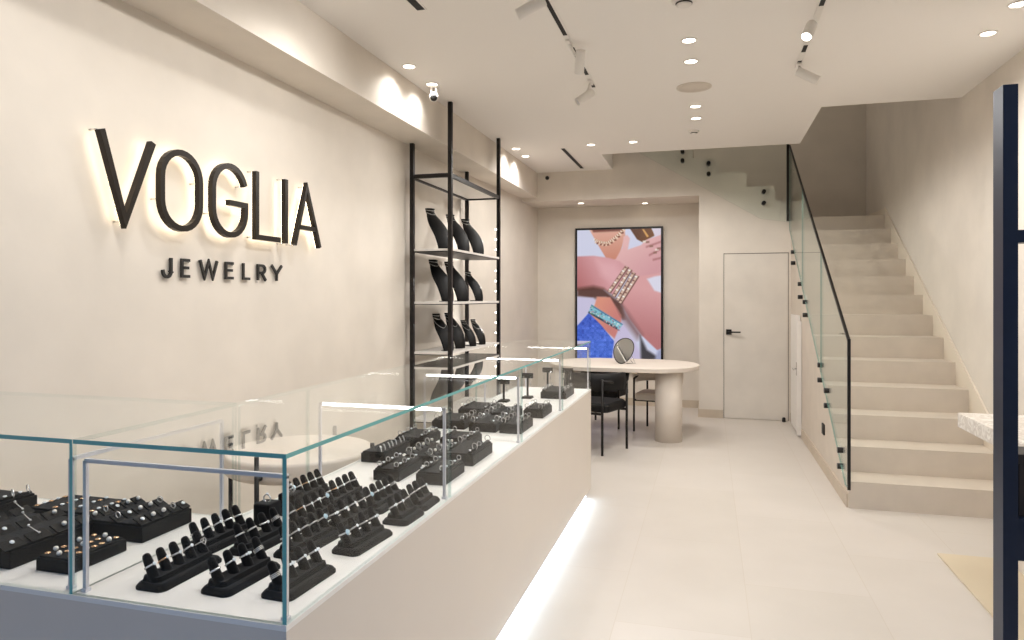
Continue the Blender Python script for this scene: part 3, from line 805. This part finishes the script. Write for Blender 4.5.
for si, y, x, small_, which in SPOTS:
    p_ = bs if small_ else bt; o = inst(p_); o.location = (x, y, ZSH[si]); o.rotation_euler = (0, 0, BR)
    sc_ = 1.0
    if si == 2 and small_: sc_ = 1.35
    if si == 3: sc_ = 1.12 if small_ else .86
    o.scale = (sc_,)*3
    setm(o, 'black curved necklace bust '+which, 'necklace busts on the shelf')
    base = ptf if not small_ else pts_
    f_ = (lambda B, S: (lambda t_, s: tuple(c*S for c in B(t_, s))))(base, sc_)
    necklace(f_, .045, .02, 'silver choker on the bust '+which, (x, y, ZSH[si]), 1.2)
    necklace(f_, .10, .06, 'fine silver necklace on the bust '+which, (x, y, ZSH[si]), 1)
    if si == 3: necklace(f_, .17, .22, 'long silver necklace on the bust '+which, (x, y, ZSH[si]), 1)

# ------------------------------------------------------------------ round table behind the counter
rt = thing('round_table', 'round beige topped table with black legs behind the sales counter', 'table', (-1.93, 3.02, 0))
m_ = MB(); m_.lathe([(0, .665), (.33, .665), (.345, .675), (.35, .69), (.35, .745), (.345, .757), (.33, .76), (0, .76)], (-1.93, 3.02, 0), 48); m_.build('tabletop', 'table', rt)
for k in range(4):
    a = math.radians(-86+90*k); px, py = -1.93+.378*math.cos(a), 3.02+.378*math.sin(a)
    MB().cyl((px, py, 0), (px, py, .80), .0105, n=14).build('leg', 'black', rt)
    m_ = MB(); q0 = Vector((-1.93+.34*math.cos(a), 3.02+.34*math.sin(a), .70)); m_.cyl(q0, (px, py, .70), .012, n=10); m_.build('bracket', 'black', rt)

# ------------------------------------------------------------------ consulting table, chairs, mirror
def stadium(x0, x1, y0, y1, r, n=12): return [((x0+x1)/2+a, (y0+y1)/2+b) for a, b in rrect((x1-x0)/2, (y1-y0)/2, r, n)]
tb = thing('consulting_table', 'beige rounded table on thick pedestals before the screen', 'table', (-.85, 7.77, 0))
m_ = MB(); TX0, TX1, TY0, TY1, TZ = -1.72, -.10, 7.20, 8.32, .775
o1 = stadium(TX0, TX1, TY0, TY1, .53); o2 = stadium(TX0+.012, TX1-.012, TY0+.012, TY1-.012, .52)
loft(m_, [(o2, TZ-.05), (o1, TZ-.044), (o1, TZ-.006), (o2, TZ)]); m_.build('tabletop', 'table', tb)
for x0, x1 in ((-.545, -.27), (-1.62, -1.345)):
    m_ = MB(); o1 = stadium(x0, x1, 7.34, 7.68, .136, 10); loft(m_, [(o1, 0), (o1, TZ-.05)], True); m_.build('pedestal', 'table', tb)
def make_chair(seatmat, label, group):
    """tube armchair: straight legs, padded seat, wrap-round back band; local +Y is where the sitter looks"""
    t = thing('armchair', label, 'chair', (0, 0, 0), group)
    m_ = MB(); loft(m_, [(rrect(.232, .22, .05), .40), (rrect(.245, .233, .06), .415), (rrect(.245, .233, .06), .465), (rrect(.225, .213, .05), .485)], False)
    m_.build('seat', seatmat, t)
    for x, y, h_ in ((-.2, -.255, .72), (.2, -.255, .72), (-.262, .17, .66), (.262, .17, .66)):
        MB().cyl((x, y, 0), (x, y, h_), .0125, n=12).build('leg', 'black', t)
    m_ = MB(); m_.tube([(-.262, .17, .655), (-.268, -.05, .675), (-.255, -.17, .69), (-.2, -.255, .70)], .0125, 10); m_.tube([(.262, .17, .655), (.268, -.05, .675), (.255, -.17, .69), (.2, -.255, .70)], .0125, 10)
    m_.build('armrest', 'black', t)
    m_ = MB(); m_.box(-.262, .262, .158, .182, .38, .402); m_.box(-.2, .2, -.262, -.24, .38, .402); m_.build('seat_frame', 'black', t)
    # back band, a curved pad
    m_ = MB(); ns = 16; secs = []
    for i in range(ns+1):
        a = math.radians(-186+192*i/ns); r0, r1 = .262, .305
        ex, ey = 1.0, 1.0
        secs.append([(r*math.cos(a)*ex, r*math.sin(a)*ey+.02, z) for r, z in ((r0, .60), (r1, .605), (r1+.012, .70), (r1, .765), (r0+.01, .77), (r0-.004, .70))])
    R = [[m_.bm.verts.new(p) for p in s_] for s_ in secs]
    for A, B in zip(R, R[1:]):
        for k in range(6):
            f = m_.bm.faces.new((A[k], A[(k+1) % 6], B[(k+1) % 6], B[k])); f.smooth = True
    m_.bm.faces.new(R[0][::-1]); m_.bm.faces.new(R[-1]); m_.build('backrest', seatmat, t, 0)
    return t
ch1 = make_chair('blackseat', 'black armchair drawn up to the near side of the consulting table', 'armchairs at the consulting table')
remember(ch1)
ch1.location = (-1.085, 6.893, 0); ch1.rotation_euler = (0, 0, math.radians(-17.3))
ch3 = make_chair('cream', 'cream seated armchair on the far side of the table beside the pedestal', 'armchairs at the consulting table')
ch3.location = (-.55, 8.0, 0); ch3.rotation_euler = (0, 0, math.radians(170)); ch3.scale = (.9, .85, .9)
ch2 = copy_tree(ch1); ch2.location = (-1.2, 8.2, 0); ch2.rotation_euler = (0, 0, math.radians(166)); ch2.scale = (1, 1, .88)
setm(ch2, 'black armchair on the far side of the table, seen through the nearer chair')
# table mirror: one rounded leaf in a thin frame
mp = on(1, 7.62, 623.5, 361.5); mz = TZ
mr = thing('table_mirror', 'rounded tabletop mirror in thin black frame on the consulting table', 'mirror', (mp.x, 7.62, mz))
mx, my = mp.x, 7.62
oval = []
for i in range(40):
    a = 2*PI*i/40; ex = .105+.012*math.sin(a); x_, z_ = ex*math.cos(a), .137*math.sin(a)
    oval.append((x_+.16*z_, z_))
tl = math.radians(12)
def tilt(p): x_, z_ = p; return Vector((mx+x_, my+z_*math.sin(tl), mz+.143+z_*math.cos(tl)))
m_ = MB(); F_ = [m_.bm.verts.new(tilt(p)) for p in oval]; B_ = [m_.bm.verts.new(tilt(p)+Vector((0, .006, 0))) for p in oval]
m_.bm.faces.new(F_); m_.bm.faces.new(B_[::-1])
for i in range(40): m_.bm.faces.new((F_[i], B_[i], B_[(i+1) % 40], F_[(i+1) % 40]))
m_.build('mirror_glass', 'mirror', mr)
MB().tube([tilt(p)+Vector((0, .002, 0)) for p in oval], .005, 8, closed=True).build('rim', 'black', mr)
m_ = MB(); m_.tube([tilt((-.03, .03))+Vector((0, .012, 0)), (mx+.09, my+.10, mz+.004)], .004); m_.tube([tilt((.05, .03))+Vector((0, .012, 0)), (mx+.12, my+.06, mz+.004), (mx+.03, my+.02, mz+.004)], .004); m_.build('stand', 'chrome', mr)

for k, (o_, mt_) in enumerate(((-.006, 'whitepaint'), (.007, 'black'))):  # mirrored light strip put in as a white and a black bar
    m_ = MB(); q0 = tilt((-.062+o_, .045))+Vector((0, -.003, 0)); q1 = tilt((.035+o_, -.118))+Vector((0, -.003, 0)); bar(m_, q0, q1, .011, .003); m_.build('modelled_reflection', mt_, mr)
# ------------------------------------------------------------------ screen with jewellery picture
SY = YR-.06
a = on(1, SY, 575.3, 228.4); b_ = on(1, SY, 663, 226.2)
sx0, sx1, sz1 = a.x, b_.x, .5*(a.z+b_.z); sz0 = .47
sc = thing('wall_screen', 'tall lit display screen showing hands with bracelets, in the recess', 'screen', ((sx0+sx1)/2, YR, sz0))
MB().box(sx0, sx1, SY+.004, YR-.0005, sz0, sz1, bev=.004).build('casing', 'box_dark', sc)
bz = .028; m_ = MB()
m_.box(sx0, sx0+bz, SY-.004, SY+.01, sz0, sz1); m_.box(sx1-bz, sx1, SY-.004, SY+.01, sz0, sz1); m_.box(sx0+bz, sx1-bz, SY-.004, SY+.01, sz1-bz, sz1); m_.box(sx0+bz, sx1-bz, SY-.004, SY+.01, sz0, sz0+bz)
m_.build('bezel', 'black', sc)
NX, NZ = 170, 300
px0, px1 = sx0+bz, sx1-bz; pz0, pz1 = sz0+bz, sz1-bz
gx = np.linspace(px0, px1, NX); gzv = np.linspace(pz1, pz0, NZ)
# picture frame coordinates: i across 0..1, j down 0..1 ; reference drawing was measured on a 82 x 206 grid
I, J = np.meshgrid(np.linspace(0, 1, NX), np.linspace(0, 1, NZ))
def zA(x, y): return ((x-165)/685, (y-180)/685*.5)      # upper sketch sheet
DUV = None
PX = 579.2+I*(659.8-579.2); 
vtop, vbot = 230.6, 230.6+(pz1-pz0)*FPX/ (CS*SY+ .27*1.2)
PY = vtop+J*(vbot-vtop)
img = np.zeros((NZ, NX, 3)); img[:] = (214, 216, 238)
def sd(poly):
    """signed distance to polygon, negative inside"""
    P_ = np.array(poly, float); d2 = np.full(PX.shape, 1e9); ins = np.zeros(PX.shape, bool); n = len(P_)
    for i in range(n):
        ax, ay = P_[i]; bx, by = P_[(i+1) % n]
        ex, ey = bx-ax, by-ay; wx, wy = PX-ax, PY-ay
        t_ = np.clip((wx*ex+wy*ey)/(ex*ex+ey*ey+1e-9), 0, 1)
        d2 = np.minimum(d2, (wx-ex*t_)**2+(wy-ey*t_)**2)
        cond = ((ay > PY) != (by > PY)) & (PX < (bx-ax)*(PY-ay)/(by-ay+1e-12)+ax); ins ^= cond
    d_ = np.sqrt(d2); return np.where(ins, -d_, d_)
def lay(poly, col, soft=.5, shade=None, op=1):
    global img
    d_ = sd(poly); m_ = np.clip(.5-d_/(2*soft), 0, 1)*op
    c = np.zeros(img.shape); c[:] = col
    if shade is not None:                 # (x0,y0,col2,x1,y1): blend to col2 from point 0 to point 1
        (ax, ay), (bx, by), c2 = shade
        q = np.clip(((PX-ax)*(bx-ax)+(PY-ay)*(by-ay))/((bx-ax)**2+(by-ay)**2), 0, 1)[..., None]
        c = c*(1-q)+np.array(c2)*q
    img = img*(1-m_[..., None])+c*m_[..., None]
def A(*z): return [(560+x*.1172, 210+y*.1172) for x, y in z]
def B(*z): return [(560+x*.1172, 285+y*.1172) for x, y in z]
rng = np.random.default_rng(3)
lay(B((540, 300), (720, 640), (700, 900), (430, 900), (460, 480)), (206, 196, 226), 2)
lay(A((265, 170), (558, 170), (565, 235), (505, 430), (455, 440), (405, 420), (330, 290)), (228, 176, 158), .6, (A((420, 170))[0], A((450, 430))[0], (208, 138, 116)))
lay(A((285, 170), (556, 170), (552, 190), (300, 195)), (120, 70, 60), 1)
lay(A((598, 165), (770, 165), (805, 235), (705, 290), (660, 265)), (86, 46, 26), .6, (A((620, 180))[0], A((790, 230))[0], (120, 74, 36)))
lay(A((700, 180), (716, 180), (755, 240), (740, 250)), (214, 160, 90), .4)
lay(A((785, 170), (860, 170), (860, 235), (800, 240)), (222, 212, 226), .6)
# hand at upper right
lay(A((480, 440), (540, 330), (550, 240), (580, 225), (602, 255), (585, 350), (690, 315), (735, 270), (860, 228), (860, 545), (725, 630), (600, 540)), (234, 186, 184), .7, (A((560, 300))[0], A((760, 560))[0], (216, 160, 164)))
for q in (((735, 330), (850, 290)), ((760, 400), (850, 350)), ((790, 440), (850, 425))):
    (x0, y0), (x1, y1) = q; lay(A((x0, y0-5), (x1, y1-5), (x1, y1+5), (x0, y0+5)), (150, 84, 84), 1.2, op=.8)
for x, y in ((720, 285), (745, 290), (775, 325), (805, 380), (820, 355), (835, 345)): lay(A((x-14, y-7), (x+14, y-10), (x+14, y+6), (x-14, y+9)), (150, 110, 96) if x % 2 else (240, 226, 214), .5)
# arm from the lower right, then the near forearm
lay(B((560, 60), (620, -20), (660, -60), (860, -90), (860, 570), (820, 560), (700, 440), (600, 300), (530, 170)), (224, 166, 166), .8, (B((760, 60))[0], B((680, 420))[0], (188, 122, 124)))
lay(B((740, -40), (800, -60), (860, -70), (860, 80), (800, 60)), (226, 224, 240), 1)
lay(B((520, 160), (580, 240), (700, 430), (660, 470), (560, 330), (520, 280)), (120, 84, 84), 3.2, op=.75)
lay(A((160, 402), (300, 398), (430, 418), (520, 448), (600, 520), (540, 640), (470, 740), (390, 690), (160, 700)), (220, 162, 166), .8, (A((380, 520))[0], A((170, 640))[0], (184, 112, 114)))
lay(A((330, 440), (480, 470), (540, 560), (470, 640), (370, 560)), (232, 178, 184), 4, op=.7)
lay(B((160, 40), (300, 20), (385, 40), (440, 90), (530, 160), (545, 300), (500, 230), (400, 120), (300, 130), (160, 110)), (84, 48, 40), 2.2, op=.92)
lay(B((160, 110), (300, 120), (320, 150), (290, 190), (262, 245), (160, 370)), (206, 200, 228), 1)
lay(B((330, 110), (440, 115), (535, 270), (528, 345), (475, 470), (330, 340), (262, 262), (310, 180)), (224, 150, 128), .8, (B((360, 150))[0], B((520, 260))[0], (206, 128, 122)))
lay(B((470, 150), (545, 200), (560, 300), (530, 280)), (104, 66, 58), 2, op=.7)
# jeans
lay(B((155, 372), (262, 250), (360, 350), (472, 490), (455, 640), (470, 1200), (155, 1200)), (62, 96, 204), .6, (B((200, 350))[0], B((320, 560))[0], (74, 112, 216)))
nz_ = rng.normal(0, 1, PX.shape)+np.repeat(np.repeat(rng.normal(0, 1, (NZ//5, NX//5)), 5, 0), 5, 1); jm = (np.clip(.5-sd(B((155, 372), (262, 250), (360, 350), (472, 490), (455, 640), (470, 1200), (155, 1200))), 0, 1))
img += (nz_*9*jm)[..., None]
# turquoise bracelets
lay(B((285, 178), (545, 345), (515, 392), (258, 248)), (136, 196, 214), .5)
lay(B((262, 236), (500, 375), (494, 390), (255, 250)), (40, 62, 78), .5)
lay(B((283, 178), (545, 345), (540, 352), (280, 190)), (80, 120, 160), .4)
for i in range(60):
    q = rng.random(); w_ = rng.random(); x = 285+q*255-w_*26; y = 184+q*165+w_*56
    lay(B((x-5, y-5), (x+5, y-5), (x+5, y+5), (x-5, y+5)), ((228, 240, 240), (70, 110, 140), (190, 120, 130), (110, 170, 150))[i % 4], .35, op=.9)
# shirt fold and dark curve lower right
lay(B((685, 440), (740, 560), (860, 640), (860, 1000), (740, 900), (690, 620)), (66, 64, 70), 1.5)
lay(B((700, 450), (760, 540), (860, 590), (860, 545), (820, 565), (730, 490)), (206, 218, 246), .8)
lay(B((830, 560), (860, 550), (860, 700), (800, 640)), (160, 164, 196), 1.5)
# necklace and wrist bangles
for i in range(34):
    q = i/33; x = 312+q*243; y = 262+(-(q-.42)**2*170+26)*(1 if q < .42 else 1)-(max(0, q-.42)*110)
    lay(A((x-8, y-8), (x+8, y-8), (x+8, y+8), (x-8, y+8)), ((255, 250, 240), (176, 110, 70))[i % 2], .4)
    if i % 2: lay(A((x-8, y+16), (x+10, y+12), (x+10, y+26), (x-8, y+30)), ((236, 206, 180), (120, 70, 56))[(i//2) % 2], .4)
for k in range(4):
    x0, y0 = ((578, 488), (606, 512), (634, 540), (662, 566))[k]; x1, y1 = ((430, 706), (468, 742), (500, 776), (520, 800))[k]
    lay(A((x0-14, y0), (x0+16, y0+14), (x1+16, y1+14), (x1-14, y1)), (96, 58, 54), .5)
    lay(A((x0-10, y0), (x0+9, y0+9), (x1+9, y1+9), (x1-10, y1)), (222, 190, 170), .4)
    for q in (.06, .2, .34, .5, .64, .78, .92):
        x = x0+(x1-x0)*q; y = y0+(y1-y0)*q
        lay(A((x-8, y-8), (x+8, y), (x+3, y+9), (x-13, y+1)), ((255, 252, 248), (130, 86, 78))[int(q*50+k) % 2], .35)
img = np.clip(img, 0, 255)
lin = img/255; lin = np.where(lin <= .04045, lin/12.92, ((lin+.055)/1.055)**2.4)
me = bpy.data.meshes.new('screen_picture')
vx = [(x-sc.location.x, SY-sc.location.y, z-sc.location.z) for z in gzv for x in gx]
fc = [(r*NX+c_, (r+1)*NX+c_, (r+1)*NX+c_+1, r*NX+c_+1) for r in range(NZ-1) for c_ in range(NX-1)]
me.from_pydata(vx, [], fc); ca = me.color_attributes.new('picture', 'FLOAT_COLOR', 'POINT')
flat = np.ones((NZ*NX, 4), np.float32); flat[:, :3] = lin.reshape(-1, 3); ca.data.foreach_set('color', flat.ravel())
mm, n, l, p = nt('lit_screen_picture'); at = n.new('ShaderNodeAttribute'); at.attribute_name = 'picture'
p.inputs['Base Color'].default_value = (.01, .01, .01, 1); p.inputs['Roughness'].default_value = .25
l.new(at.outputs['Color'], p.inputs['Emission Color']); p.inputs['Emission Strength'].default_value = .9
SCREEN_EM = p.inputs['Emission Strength']
me.materials.append(mm); o = bpy.data.objects.new('display_panel', me); COL.objects.link(o); o.parent = sc

# ------------------------------------------------------------------ ceiling fittings
def downlight(p, z, label, r=.042, w=45, ang=150):
    t_ = thing('downlight', label, 'light', (p[0], p[1], z), 'recessed ceiling downlights')
    m_ = MB(); m_.lathe([(r*1.0, 0), (r*1.22, -.0005), (r*1.24, -.004), (r*1.0, -.006), (r*1.0, 0)], (p[0], p[1], z), 28); m_.build('trim_ring', 'whitepaint', t_)
    m_ = MB(); m_.lathe([(0, -.001), (r, -.001), (r, -.004), (0, -.0045)], (p[0], p[1], z), 24); m_.build('lens', 'lamp', t_)
    s_ = spot('downlight_beam', (0, 0, -.03), w, ang, 1 if ang < 160 else .35); s_.parent = t_
DL = [(409, 66, 'downlight nearest the left soffit, before the camera'), (432, 84, 'downlight just above the white security camera'), (689, 40, 'nearest of the middle row of downlights'), (691, 61, 'downlight just before the round ceiling speaker'),
      (695.5, 106, 'downlight just beyond the round ceiling speaker'), (696, 118, 'farthest of the middle row of downlights'), (516, 148.5, 'first downlight right of the far shelf post'), (525.5, 156, 'second downlight right of the far shelf post'),
      (591, 144.5, 'downlight beside the dark ceiling slot'), (633, 141.7, 'downlight nearest the stair opening edge'), (988, 33, 'right-hand downlight above the navy frame'), (1018, 4, 'downlight cut by the right upper picture corner')]
for u, v, lb in DL:
    p = on(2, ZC, u, v); downlight(p, ZC, lb, ang=168 if p.y > 5.5 and p.x > XS+.4 else 150, w=20 if p.x < XS+.4 else (32 if p.x > 1.1 else (46 if p.y > 5.5 else 50)))
for u, lb in ((581, 'small recess downlight over the left of the screen'), (645, 'small recess downlight over the right of the screen')):
    p = on(2, ZB, u, 203); downlight(p, ZB, lb, r=.04, w=9, ang=80)
# further rows outside the picture, over the near half of the shop
for x, y in ((-1.75, 2.0), (-1.75, 3.3), (-.3, 1.6), (.6, 1.7), (1.4, 2.4), (.2, 3.0)):
    t_ = spot('shop_lamp', (x, y, ZC-.03), 40, 150)
for y in (1.35, 2.1):      # added unseen spots in line with the left track, brightening the sign wall
    a_ = Vector((-1.4, .15, -.75))
    spot('added_wall_wash', (-.87, y, ZC-.12), 35, 95, rot=a_.to_track_quat('-Z', 'Y').to_euler())
sp_ = on(2, ZC, 694, 87)
t_ = thing('ceiling_speaker', 'flat round speaker grille in the ceiling', 'speaker', (sp_.x, sp_.y, ZC))
m_ = MB(); m_.lathe([(.115, 0), (.135, 0), (.135, -.005), (.12, -.008), (.115, 0)], (sp_.x, sp_.y, ZC), 40); m_.build('ring', 'speaker', t_)
m_ = MB(); m_.lathe([(0, -.003), (.116, -.003), (.116, -.006), (0, -.007)], (sp_.x, sp_.y, ZC), 40); m_.build('grille', 'speaker', t_)
for (u, v, lb) in ((694, 131, 'small smoke detector beyond the downlight row'), (684, 0, 'smoke detector at the top edge of the picture')):
    p = on(2, ZC, u, v); t_ = thing('smoke_detector', lb, 'smoke detector', (p.x, p.y, ZC)); k = 1 if v > 50 else 1.35
    m_ = MB(); m_.lathe([(0, 0), (.05*k, 0), (.05*k, -.012), (.046*k, -.016), (0, -.016)], (p.x, p.y, ZC), 24); m_.build('base', 'whitepaint', t_)
    m_ = MB(); m_.lathe([(0, -.014), (.034*k, -.014), (.03*k, -.032), (.018*k, -.038), (0, -.038)], (p.x, p.y, ZC), 24); m_.build('head', 'whitepaint', t_)
    m_ = MB(); m_.lathe([(.0325*k, -.019), (.0345*k, -.0185), (.0325*k, -.0255), (.0318*k, -.0245), (.0325*k, -.019)], (p.x, p.y, ZC), 24); m_.build('sensor_gap', 'slot', t_)
def slot(u0, v0, u1, v1, w_, lb):
    a_ = on(2, ZC, u0, v0); b_ = on(2, ZC, u1, v1); m_ = MB(); bar(m_, (a_.x, a_.y, ZC-.002), (b_.x, b_.y, ZC-.002), .006, w_)
    x0, x1 = a_.x-w_/2, a_.x+w_/2; y0, y1 = a_.y, b_.y
    t_ = thing('air_slot', lb, 'air vent', ((x0+x1)/2, (y0+y1)/2, ZC)); m_.bm.free()
    m_ = MB(); m_.box(x0, x1, y0, y1, ZC-.004, ZC); m_.build('opening', 'slot', t_)
    m_ = MB(); m_.box(x0-.008, x0, y0-.008, y1+.008, ZC-.006, ZC); m_.box(x1, x1+.008, y0-.008, y1+.008, ZC-.006, ZC); m_.build('frame', 'whitepaint', t_)
slot(563, 148.5, 585, 168, .045, 'far dark linear air slot in the ceiling by the beam')
slot(398, -14, 424, 9, .05, 'near dark linear air slot at the top of the picture')
def track(x, segs, lb):
    y0, y1 = segs[0][0], segs[-1][1]
    t_ = thing('light_track', lb, 'light track', (x, y0, ZC))
    m_ = MB()
    m_.box(x-.014, x+.014, y0, y1, ZC-.003, ZC); m_.build('channel', 'slot', t_)
    m_ = MB(); m_.box(x-.02, x-.014, y0-.006, y1+.006, ZC-.005, ZC); m_.box(x+.014, x+.02, y0-.006, y1+.006, ZC-.005, ZC); m_.build('edge', 'whitepaint', t_)
    for a_, b_ in zip(segs, segs[1:]):
        m_ = MB(); m_.box(x-.0138, x+.0138, a_[1], b_[0], ZC-.0042, ZC-.0028); m_.build('cover', 'whitepaint', t_)
xa = -.87
def ytr(x, u): # depth of a point on the ceiling at given x seen at column u
    k = (u-512)/FPX; return x*(k*SN+CS)/(k*CS-SN)
track(xa, [(ytr(xa, 530), ytr(xa, 565.5)), (ytr(xa, 572), ytr(xa, 587.2)), (ytr(xa, 592), ytr(xa, 594))], 'left black ceiling track carrying white spotlights')
xb_ = .61
track(xb_, [(ytr(xb_, 835), ytr(xb_, 821)), (ytr(xb_, 806), ytr(xb_, 803.2)), (ytr(xb_, 800), ytr(xb_, 799))], 'right black ceiling track carrying white spotlights')
def track_spot(base, head, length, aim, lit, lb, w=60):
    """base on the ceiling, body a white cylinder from head along aim"""
    t_ = thing('track_spotlight', lb, 'spotlight', base, 'white spotlights on the ceiling tracks')
    base = Vector(base); head = Vector(head); aim = Vector(aim).normalized()
    m_ = MB(); m_.box(base.x-.013, base.x+.013, base.y-.06, base.y+.06, base.z-.02, base.z-.005, bev=.002); m_.build('adapter', 'whitepaint', t_)
    m_ = MB(); m_.cyl(base-Vector((0, 0, .015)), head, .008, n=10); m_.build('stem', 'whitepaint', t_)
    a_, b_ = head-aim*length*.5, head+aim*length*.5; r = .031
    m_ = MB(); m_.lathe([(0, 0), (r*.9, 0), (r, .004), (r, length-.004), (r*.92, length), (r*.88, length-.012), (0, length-.014)], a_, 24, aim); m_.build('body', 'whitepaint', t_)
    m_ = MB(); m_.lathe([(0, 0), (r*.86, 0), (r*.86, .003), (0, .003)], b_-aim*.013, 20, aim); m_.build('lens', 'lamp' if lit else 'alu', t_)
    q = aim.to_track_quat('-Z', 'Y').to_euler()
    s_ = spot('spotlight_beam', b_+aim*.01, w, 85, 1, rot=q); s_.parent = t_; s_.matrix_parent_inverse = Matrix.Translation(-base)
def hang(u, v, x, drop):  # a spot body centre: where the sight line meets a level below the ceiling
    return on(2, ZC-drop, u, v)
h1 = hang(527, 8, 0, .13); track_spot((xa, h1.y+.02, ZC), (xa-.03, h1.y, ZC-.13), .16, (-.86, -.10, -.42), 0, 'white track spotlight at the top of the picture, left track', 42)
h2 = hang(580, 62, 0, .12); track_spot((xa, ytr(xa, 569), ZC), h2, .15, (-.15, .5, -.75), 1, 'lit white track spotlight in the gap of the left track')
h3 = hang(585, 97, 0, .13); track_spot((xa, ytr(xa, 590.5), ZC), h3, .15, (-.72, -.35, -.55), 0, 'white track spotlight at the far end of the left track', 60)
h4 = hang(809, 31, 0, .13); track_spot((xb_, ytr(xb_, 812), ZC), h4, .14, (-.30, -.62, -.72), 1, 'lit white track spotlight on the right track, nearer one')
h5 = hang(808, 76, 0, .13); track_spot((xb_, ytr(xb_, 798.5), ZC), h5, .16, (.78, -.1, -.5), 1, 'lit white track spotlight at the far end of the right track')
# security camera on the ceiling
p = on(2, ZC, 434, 86); ccv = thing('security_camera', 'small white security camera hanging from the ceiling by the soffit', 'camera', (p.x, p.y, ZC))
m_ = MB(); m_.lathe([(0, 0), (.045, 0), (.045, -.008), (.04, -.012), (0, -.012)], (p.x, p.y, ZC), 24); m_.build('mount', 'whitepaint', ccv)
m_ = MB(); m_.box(p.x-.024, p.x-.016, p.y-.012, p.y+.012, ZC-.07, ZC-.01); m_.box(p.x+.016, p.x+.024, p.y-.012, p.y+.012, ZC-.07, ZC-.01); m_.build('bracket', 'whitepaint', ccv)
cdv = Vector((.25, -.8, -.42)).normalized(); c0 = Vector((p.x, p.y, ZC-.085))
m_ = MB(); m_.lathe([(0, -.045), (.026, -.043), (.034, -.03), (.036, .02), (.033, .03), (0, .03)], c0, 24, cdv); m_.build('body', 'whitepaint', ccv)
m_ = MB(); m_.lathe([(0, .028), (.028, .0295), (.024, .036), (0, .038)], c0, 24, cdv); m_.build('lens', 'slot', ccv)
p = on(1, YD, 547.3, 178); m_ = MB(); m_.lathe([(0, 0), (.026, 0), (.026, .008), (.018, .02), (0, .024)], (p.x, YD, p.z), 20, (0, -1, 0)); tag(m_.build('dome_camera', 'slot'), 'tiny black dome camera on the beam above the recess', 'camera')

# ------------------------------------------------------------------ navy display frame and marble counter at the right
nv = thing('display_frame', 'navy blue steel display frame standing at the right edge', 'display stand', (.9, 2.54, 0))
FY0, FY1, FX0 = 2.5, 2.58, .877; FZ = 2.158
MB().box(FX0, FX0+.041, FY0, FY1, 0, FZ, bev=.0015).build('post', 'blue', nv)
MB().box(1.62, 1.661, FY0, FY1, 0, FZ, bev=.0015).build('post', 'blue', nv)
MB().box(FX0+.041, 1.62, FY0+.01, FY1-.01, 1.668, 1.708, bev=.001).build('rail', 'blue', nv)
MB().box(FX0+.041, 1.62, FY0+.005, FY1+.10, .685, .815, bev=.001).build('shelf', 'blue', nv)
MB().box(FX0+.041, 1.62, FY0+.01, FY1-.01, .12, .16, bev=.001).build('rail', 'blue', nv)
bx = thing('dark_box', 'dark box standing on the shelf of the navy frame', 'box', (1.1, 2.6, .815))
MB().box(.93, 1.25, 2.53, 2.66, .8155, .98, bev=.003).build('carton', 'box_dark', bx)
MB().box(.926, 1.254, 2.526, 2.664, .98, 1.01, bev=.003).build('lid', 'box_dark', bx)
mc = thing('marble_counter', 'white marble topped counter along the right wall behind the navy frame', 'counter', (1.7, 3.6, 0))
MB().box(1.372, XR-.002, 2.85, 4.56, .755, .838, bev=.006).build('marble_top', 'marble', mc)
M['base'] = mat('sand_plate', (214, 200, 174), .5)
MB().box(1.277, XR-.014, 2.85, 4.59, 0, .012, bev=.002).build('floor_plate', 'base', mc)  # thin sand-coloured plate on the floor under the marble top
MB().box(1.62, XR-.014, 2.95, 4.45, .012, .755).build('cabinet', 'counter', mc)

# ------------------------------------------------------------------ light
w_ = bpy.data.worlds.new('street_daylight'); SC.world = w_; w_.use_nodes = True
bg = w_.node_tree.nodes['Background']; bg.inputs['Strength'].default_value = .72
wn, wl = w_.node_tree.nodes, w_.node_tree.links
tcw = wn.new('ShaderNodeTexCoord'); sxyz = wn.new('ShaderNodeSeparateXYZ'); rw = wn.new('ShaderNodeValToRGB'); mrw = wn.new('ShaderNodeMapRange')
wl.new(tcw.outputs['Generated'], sxyz.inputs[0]); wl.new(sxyz.outputs['Z'], mrw.inputs['Value']); mrw.inputs['From Min'].default_value = -1
wl.new(mrw.outputs[0], rw.inputs[0]); wl.new(rw.outputs[0], bg.inputs['Color'])
rw.color_ramp.elements[0].position = .46; rw.color_ramp.elements[0].color = (.10, .10, .11, 1)
rw.color_ramp.elements[1].position = .56; rw.color_ramp.elements[1].color = (.28, .54, 1, 1)
def area(name, loc, rot, sx, sy, w, col):
    d_ = bpy.data.lights.new(name, 'AREA'); d_.shape = 'RECTANGLE'; d_.size = sx; d_.size_y = sy; d_.energy = w; d_.color = col
    o_ = bpy.data.objects.new(name, d_); COL.objects.link(o_); o_.location = loc; o_.rotation_euler = rot; return o_
area('added_stairwell_light', (0, 9.6, 5.1), (0, 0, 0), 1.2, .6, 9, (1, .92, .82))  # added overhead source, out of view, to brighten the stairwell
SC.view_settings.view_transform = 'Standard'; SC.view_settings.look = 'None'
SC.view_settings.gamma = 1; SC.view_settings.use_curve_mapping = False; SC.view_settings.exposure = -0.06
SC.cycles.max_bounces = 12; SC.cycles.transparent_max_bounces = 24; SC.cycles.diffuse_bounces = 5; SC.cycles.glossy_bounces = 5
SC.cycles.sample_clamp_indirect = 6; SC.cycles.use_denoising = True
SC.cycles.caustics_reflective = False; SC.cycles.caustics_refractive = False
for o in bpy.data.objects:
    if o.get('label') and len(o['label'].split()) > 16: print('LONG', o['label'])
# prototypes that were never placed
for o in list(bpy.data.objects):
    if o.get('label') == 'x':
        for c_ in [k for k in bpy.data.objects if k.parent is o]:
            bpy.data.objects.remove(c_)
        bpy.data.objects.remove(o)
